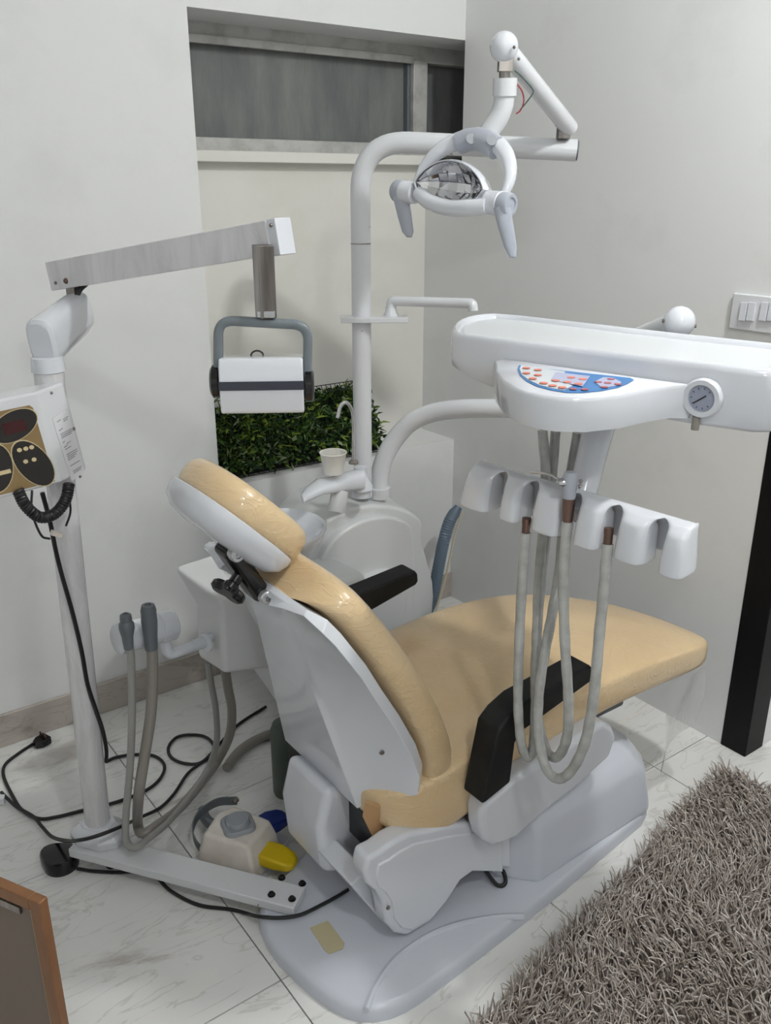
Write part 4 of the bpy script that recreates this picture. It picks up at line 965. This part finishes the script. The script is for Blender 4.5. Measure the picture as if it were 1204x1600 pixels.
# ================================================================ FLOOR CABLES
def cable(lab, px, r=0.0046, z=0.0055, name='power_cable', extra=None):
    pts = [PZ(a, b, zz[0] if zz else z) for a, b, *zz in px]
    cp = catmull(pts, 8)
    return cp, MB().tube(cp, r, 8)
pcb = thing('power_cable', tuple(PZ(90, 1290, 0.0)), 'black power cable with three-pin plug lying beside the baseboard', 'cable')
cp, mb = cable('', [(166, 1190), (182, 1183), (212, 1179), (240, 1181), (256, 1194), (253, 1212), (236, 1230), (205, 1245), (172, 1256), (130, 1266), (90, 1276), (60, 1279), (35, 1266), (20, 1244), (6, 1214), (8, 1195), (28, 1178), (52, 1162)])
build('cord', mb, M_cable, pcb)
pp_ = PZ(68, 1157, 0.012); pd_ = (PZ(80, 1150, .012)-PZ(55, 1164, .012)).normalized(); sd = Vector((-pd_.y, pd_.x, 0))
plug = build('plug', MB().loft([[pp_+pd_*l+sd*(s*hw__)+V(0, 0, z) for s, z in ((-1, -.010), (1, -.010), (1, .012), (-1, .012))] for l, hw__ in ((-.03, .008), (-.012, .020), (.012, .020), (.016, .016))]), M_blackg, pcb, bevel=0.003)
for s in (-0.011, 0.0, 0.011):
    build('plug_pin', MB().tube([pp_+sd*s+V(0, 0, .010), pp_+sd*s+V(0, 0, .026)], 0.0028, 8), M_brass, plug)
c2p = [(2, 1238, .017), (25, 1260, .017), (52, 1276, .017), (66, 1292, .017), (82, 1308, .03), (106, 1314, .085), (122, 1313, .130), (142, 1309, .146), (166, 1301, .148), (190, 1291, .134), (203, 1285, .065), (222, 1276, .016), (250, 1262), (272, 1240), (292, 1210), (310, 1195), (328, 1182), (334, 1166), (322, 1152), (300, 1148), (276, 1152), (263, 1168), (268, 1184), (290, 1193), (316, 1190), (345, 1160), (372, 1132), (415, 1104)]
cp, mb = cable('', c2p)
tag(build('mains_lead', mb, M_cable), 'black lead draped over the x-ray pole foot and looping towards the chair', 'cable')
wp = PZ(-3, 1250, 0.012)
tag(build('lead_connector', MB().box(wp, (0.036, 0.022, 0.02), Matrix.Rotation(-0.5, 3, 'Z')), M_gel, bevel=0.003), 'small white cable connector at the left edge of the floor', 'connector')
fs = thing('foot_switch', tuple(PZ(95, 1340, 0.0)), 'round black foot switch lying beside the white foot bar', 'foot switch')
fcn = PZ(97, 1352, 0.0); loops = []
for z, k in ((0, .98), (0.004, 1.0), (0.030, 1.0), (0.036, 0.93), (0.038, 0.80)):
    l = []
    for i in range(28):
        a = 2*math.pi*i/28; r_ = 0.041; d = cr*math.cos(a)+Vector((cf.x, cf.y, 0)).normalized()*math.sin(a)
        ex = 0.016*max(0, math.cos(a-2.75))**6; l.append(fcn+d*(r_+ex)*k+V(0, 0, z))
    loops.append(l)
build('housing', MB().loft(loops), M_blackg, fs)
cp, mb = cable('', [(120, 1357, .012), (145, 1361), (180, 1363), (232, 1362), (246, 1372), (268, 1393), (310, 1414), (360, 1421), (384, 1427, .010), (398, 1431, .034), (412, 1433, .044), (438, 1434, .044), (470, 1429, .043), (502, 1414, .043), (528, 1400, .043), (544, 1390, .043)], r=0.0042)
build('cord', mb, M_cable, fs)

# ================================================================ ARTIFICIAL PLANTS on the ledge
pm0, pm1 = PZ(347, 750, LEDGE), PZ(550, 713, LEDGE)
gx0, gx1 = -0.955, PY(580, 650, 0.10).x
yb0, yt0 = 0.055, 0.165; hgt = 0.235
plant = thing('artificial_hedge', (-0.5, 0.06, LEDGE), 'green artificial hedge mat leaning on the ledge under the window', 'artificial plant')
def HG(x, h, d=0.0):   # point on the leaning mat: h 0..1 up
    f = (x-gx0)/(gx1-gx0); yb = lerp(0.052, 0.03, f); nrm = Vector((0, -hgt, -(yt0-yb))).normalized()
    return Vector((x, lerp(yb, yt0, h), LEDGE+0.004+hgt*h))+Vector((0, -0.9, 0.4))*d
gm = MB(); nxg, nzg = 34, 11
for i in range(nxg+1):
    x = lerp(gx0, gx1, i/nxg); gm.tube([HG(x, 0), HG(x, 1)], 0.0016, 4)
for j in range(nzg+1): gm.tube([HG(gx0, j/nzg), HG(gx1, j/nzg)], 0.0016, 4)
build('backing_grid', gm, M_grid, plant)
lm = [MB() for _ in range(4)]
for i in range(3400):
    x = random.uniform(gx0, gx1); h = random.uniform(0.06, 0.93)**0.95; d = random.uniform(0.0, 0.035)
    p = HG(x, h, d)
    kind = random.random()
    a = random.uniform(0, 2*math.pi)
    dirv = Vector((math.cos(a)*0.8, -0.5-random.random()*0.5, math.sin(a)*0.8+0.25)).normalized()
    if kind < 0.25: L, wd = random.uniform(0.03, 0.055), random.uniform(0.002, 0.004)
    else: L, wd = random.uniform(0.012, 0.030), random.uniform(0.004, 0.010)
    side = dirv.cross(Vector((random.uniform(-1, 1), random.uniform(-1, 1), random.uniform(-.3, 1)))).normalized()*wd
    nrm = side.cross(dirv).normalized()
    k = random.random(); mi = 0 if k < 0.42 else 1 if k < 0.78 else 2 if k < 0.94 else 3
    lm[mi].add([p, p+dirv*L*0.5+side+nrm*L*0.06, p+dirv*L-nrm*L*0.15, p+dirv*L*0.5-side+nrm*L*0.06], [[0, 1, 2], [0, 2, 3]])
for i, m_ in enumerate(lm):
    o = build('foliage', m_, M_leaf[i], plant, fix=False); o['kind'] = 'stuff'
bkm = MB().extr([HG(gx0, .02, -.004), HG(gx1, .02, -.004), HG(gx1, .90, -.004), HG(gx0, .90, -.004)], (0, 0.002, 0))  # very dark green sheet closing the gaps behind the leaves
build('backing_sheet', bkm, mat('dark_green_backing', (10, 18, 9), 0.9), plant)

# ================================================================ SWITCH PLATE
sw_ = thing('switch_plate', (0, -1.14, 1.25), 'white modular switch plate on wall beside the black post', 'switch plate')
s_a, s_b = PX(1148, 457, 0), PX(1143, 513, 0)
zt2, zb2 = s_a.z, s_b.z; ys = s_a.y; wd2 = 0.150
plate = build('plate', MB().box((-0.005, ys-wd2/2, (zt2+zb2)/2), (0.010, wd2, zt2-zb2)), M_metalw, sw_, bevel=0.004)
def rocker(px0, px1):
    a = PX(px0, 487, -0.010); b = PX(px1, 487, -0.010)
    build('rocker', MB().box((-0.0125, (a.y+b.y)/2, (PX(px0, 472, -.01).z+PX(px0, 500, -.01).z)/2), (0.007, abs(a.y-b.y)-0.0016, 0.046), Matrix.Rotation(0.05, 3, 'Y')), M_gel, sw_, bevel=0.0012)
for a, b in ((1156, 1167.5), (1168, 1180), (1188, 1200), (1200.5, 1212)): rocker(a, b)

# ================================================================ WOOD FRAMED PANEL, foreground left
pt = PZ(62, 1412, 0.60); pl_ = PZ(0, 1385, 0.60)
bdv = (pl_-pt); bdv.z = 0; bdv.normalize(); bnv = Vector((-bdv.y, bdv.x, 0)); bnv = bnv if bnv.dot(CAM-pt) > 0 else -bnv
brd = thing('framed_panel', (pt.x+bdv.x*0.25, pt.y+bdv.y*0.25, 0), 'wood-framed grey board standing at the bottom left corner', 'panel')
Rw = Matrix((bdv, bnv, V(0, 0, 1))).transposed()
W_ = 0.55
def bb(u, v, z): return Vector((pt.x, pt.y, 0))+bdv*u+bnv*v+V(0, 0, z)
build('frame_stile', MB().box(bb(0.011, -0.007, 0.30), (0.022, 0.016, 0.60), Rw), M_wood, brd, bevel=0.002)
build('frame_stile', MB().box(bb(W_-0.011, -0.007, 0.30), (0.022, 0.016, 0.60), Rw), M_wood, brd, bevel=0.002)
build('frame_rail', MB().box(bb(W_/2, -0.007, 0.589), (W_-0.044, 0.016, 0.022), Rw), M_wood, brd, bevel=0.002)
build('frame_rail', MB().box(bb(W_/2, -0.007, 0.011), (W_-0.044, 0.016, 0.022), Rw), M_wood, brd, bevel=0.002)
build('board', MB().box(bb(W_/2, -0.009, 0.30), (W_-0.044, 0.008, 0.556), Rw), M_board, brd)
build('edge_bead', MB().box(bb(0.0235, -0.004, 0.30), (0.003, 0.004, 0.556), Rw).box(bb(W_/2, -0.004, 0.577), (W_-0.05, 0.004, 0.003), Rw), M_tape, brd)
build('metal_strip', MB().box(bb(0.085, -0.003, 0.567), (0.08, 0.006, 0.012), Rw), M_steel, brd)

# ================================================================ SHAG RUG
rug = thing('shag_rug', (-0.55, -1.75, 0), 'taupe shaggy rug beside the dental chair', 'rug')
r0, r1 = PZ(745, 1618, 0.0), PZ(1128, 1212, 0.0)
rd = (r1-r0); rd.z = 0; RLn = 1.32; rd.normalize(); rn = Vector((rd.y, -rd.x, 0))
rc = Vector((r1.x, r1.y, 0))                 # far right corner
RW_, RH_ = 1.75, 1.05
cor = [rc, rc-rd*RW_, rc-rd*RW_+rn*RH_, rc+rn*RH_]
build('backing', MB().extr([p+rn*0.01*(1 if i < 2 else -1) for i, p in enumerate(cor)], (0, 0, 0.008)), M_rugback, rug)
N = 24000; SEG = 4
uu = rng.uniform(0.0, 1.0, N)*RW_; vv = rng.uniform(0.0, 1.0, N)**1.25*RH_
P0 = np.array(rc)[None, :]-np.outer(uu, np.array(rd))+np.outer(vv, np.array(rn)); P0[:, 2] = 0.006
ph = rng.uniform(0, 2*np.pi, N)+0.0
lean = rng.uniform(0.35, 1.15, N)
cl_ = np.sin(uu*9+vv*5)+np.cos(vv*11-uu*4)
ph = np.where(rng.random(N) < 0.65, cl_*1.2+0.9+rng.normal(0, 0.7, N), ph)
Ls = rng.uniform(0.038, 0.062, N); wds = rng.uniform(0.0018, 0.0030, N)
hd_ = np.stack([np.cos(ph), np.sin(ph), np.zeros(N)], 1); sd_ = np.stack([-np.sin(ph), np.cos(ph), np.zeros(N)], 1)
curl = rng.normal(0, 0.5, N)
verts = np.zeros((N, SEG+1, 3, 3)); pos = P0.copy(); 
for k in range(SEG+1):
    f = k/SEG; el_ = np.pi/2-lean*f*1.25
    hdk = hd_*np.cos(curl*f)[:, None]+sd_*np.sin(curl*f)[:, None]
    if k: pos = pos+(hdk*np.cos(el_)[:, None]+np.array([0, 0, 1.0])[None, :]*np.sin(el_)[:, None])*(Ls/SEG)[:, None]
    pos[:, 2] = np.maximum(pos[:, 2], 0.004)
    ww = wds*(1-0.55*f**3)
    nn = np.cross(hdk, sd_*0+np.stack([-hdk[:, 1], hdk[:, 0], np.zeros(N)], 1)); sk = np.stack([-hdk[:, 1], hdk[:, 0], np.zeros(N)], 1)
    up_ = np.stack([-hdk[:, 0]*np.sin(el_), -hdk[:, 1]*np.sin(el_), np.cos(el_)], 1)
    for j, a in enumerate((np.pi/2, np.pi*7/6, np.pi*11/6)):
        verts[:, k, j, :] = pos+(sk*np.cos(a)+up_*np.sin(a))*ww[:, None]
fa = []
for k in range(SEG):
    for j in range(3):
        fa.append([k*3+j, k*3+(j+1) % 3, (k+1)*3+(j+1) % 3, (k+1)*3+j])
fa = np.array(fa); nv_ = (SEG+1)*3
allf = (fa[None, :, :]+(np.arange(N)*nv_)[:, None, None]).reshape(-1, 4)
co_ = verts.reshape(-1, 3)-np.array(rug.location)[None, :]
me = bpy.data.meshes.new('pile'); me.vertices.add(len(co_)); me.vertices.foreach_set('co', co_.ravel())
me.loops.add(allf.size); me.loops.foreach_set('vertex_index', allf.ravel().astype(np.int32))
me.polygons.add(len(allf)); me.polygons.foreach_set('loop_start', np.arange(0, allf.size, 4, dtype=np.int32))
me.polygons.foreach_set('use_smooth', np.ones(len(allf), dtype=bool)); me.update()
at = me.attributes.new('tint', 'FLOAT', 'POINT'); at.data.foreach_set('value', np.repeat(rng.random(N), nv_).astype(np.float32))
M_pile = mat('taupe_pile', (150, 136, 126), 0.55)
an = nd(M_pile, 'ShaderNodeAttribute'); an.attribute_name = 'tint'
r_ = ramp(M_pile, an.outputs['Fac'], [(0.0, (150, 138, 129)), (0.45, (184, 173, 165)), (0.8, (206, 197, 190)), (1.0, (226, 220, 214))]); lk(M_pile, r_.outputs[0], bs(M_pile).inputs['Base Color'])
me.materials.append(M_pile)
o = bpy.data.objects.new('pile', me); C.objects.link(o); o.parent = rug; o['kind'] = 'stuff'
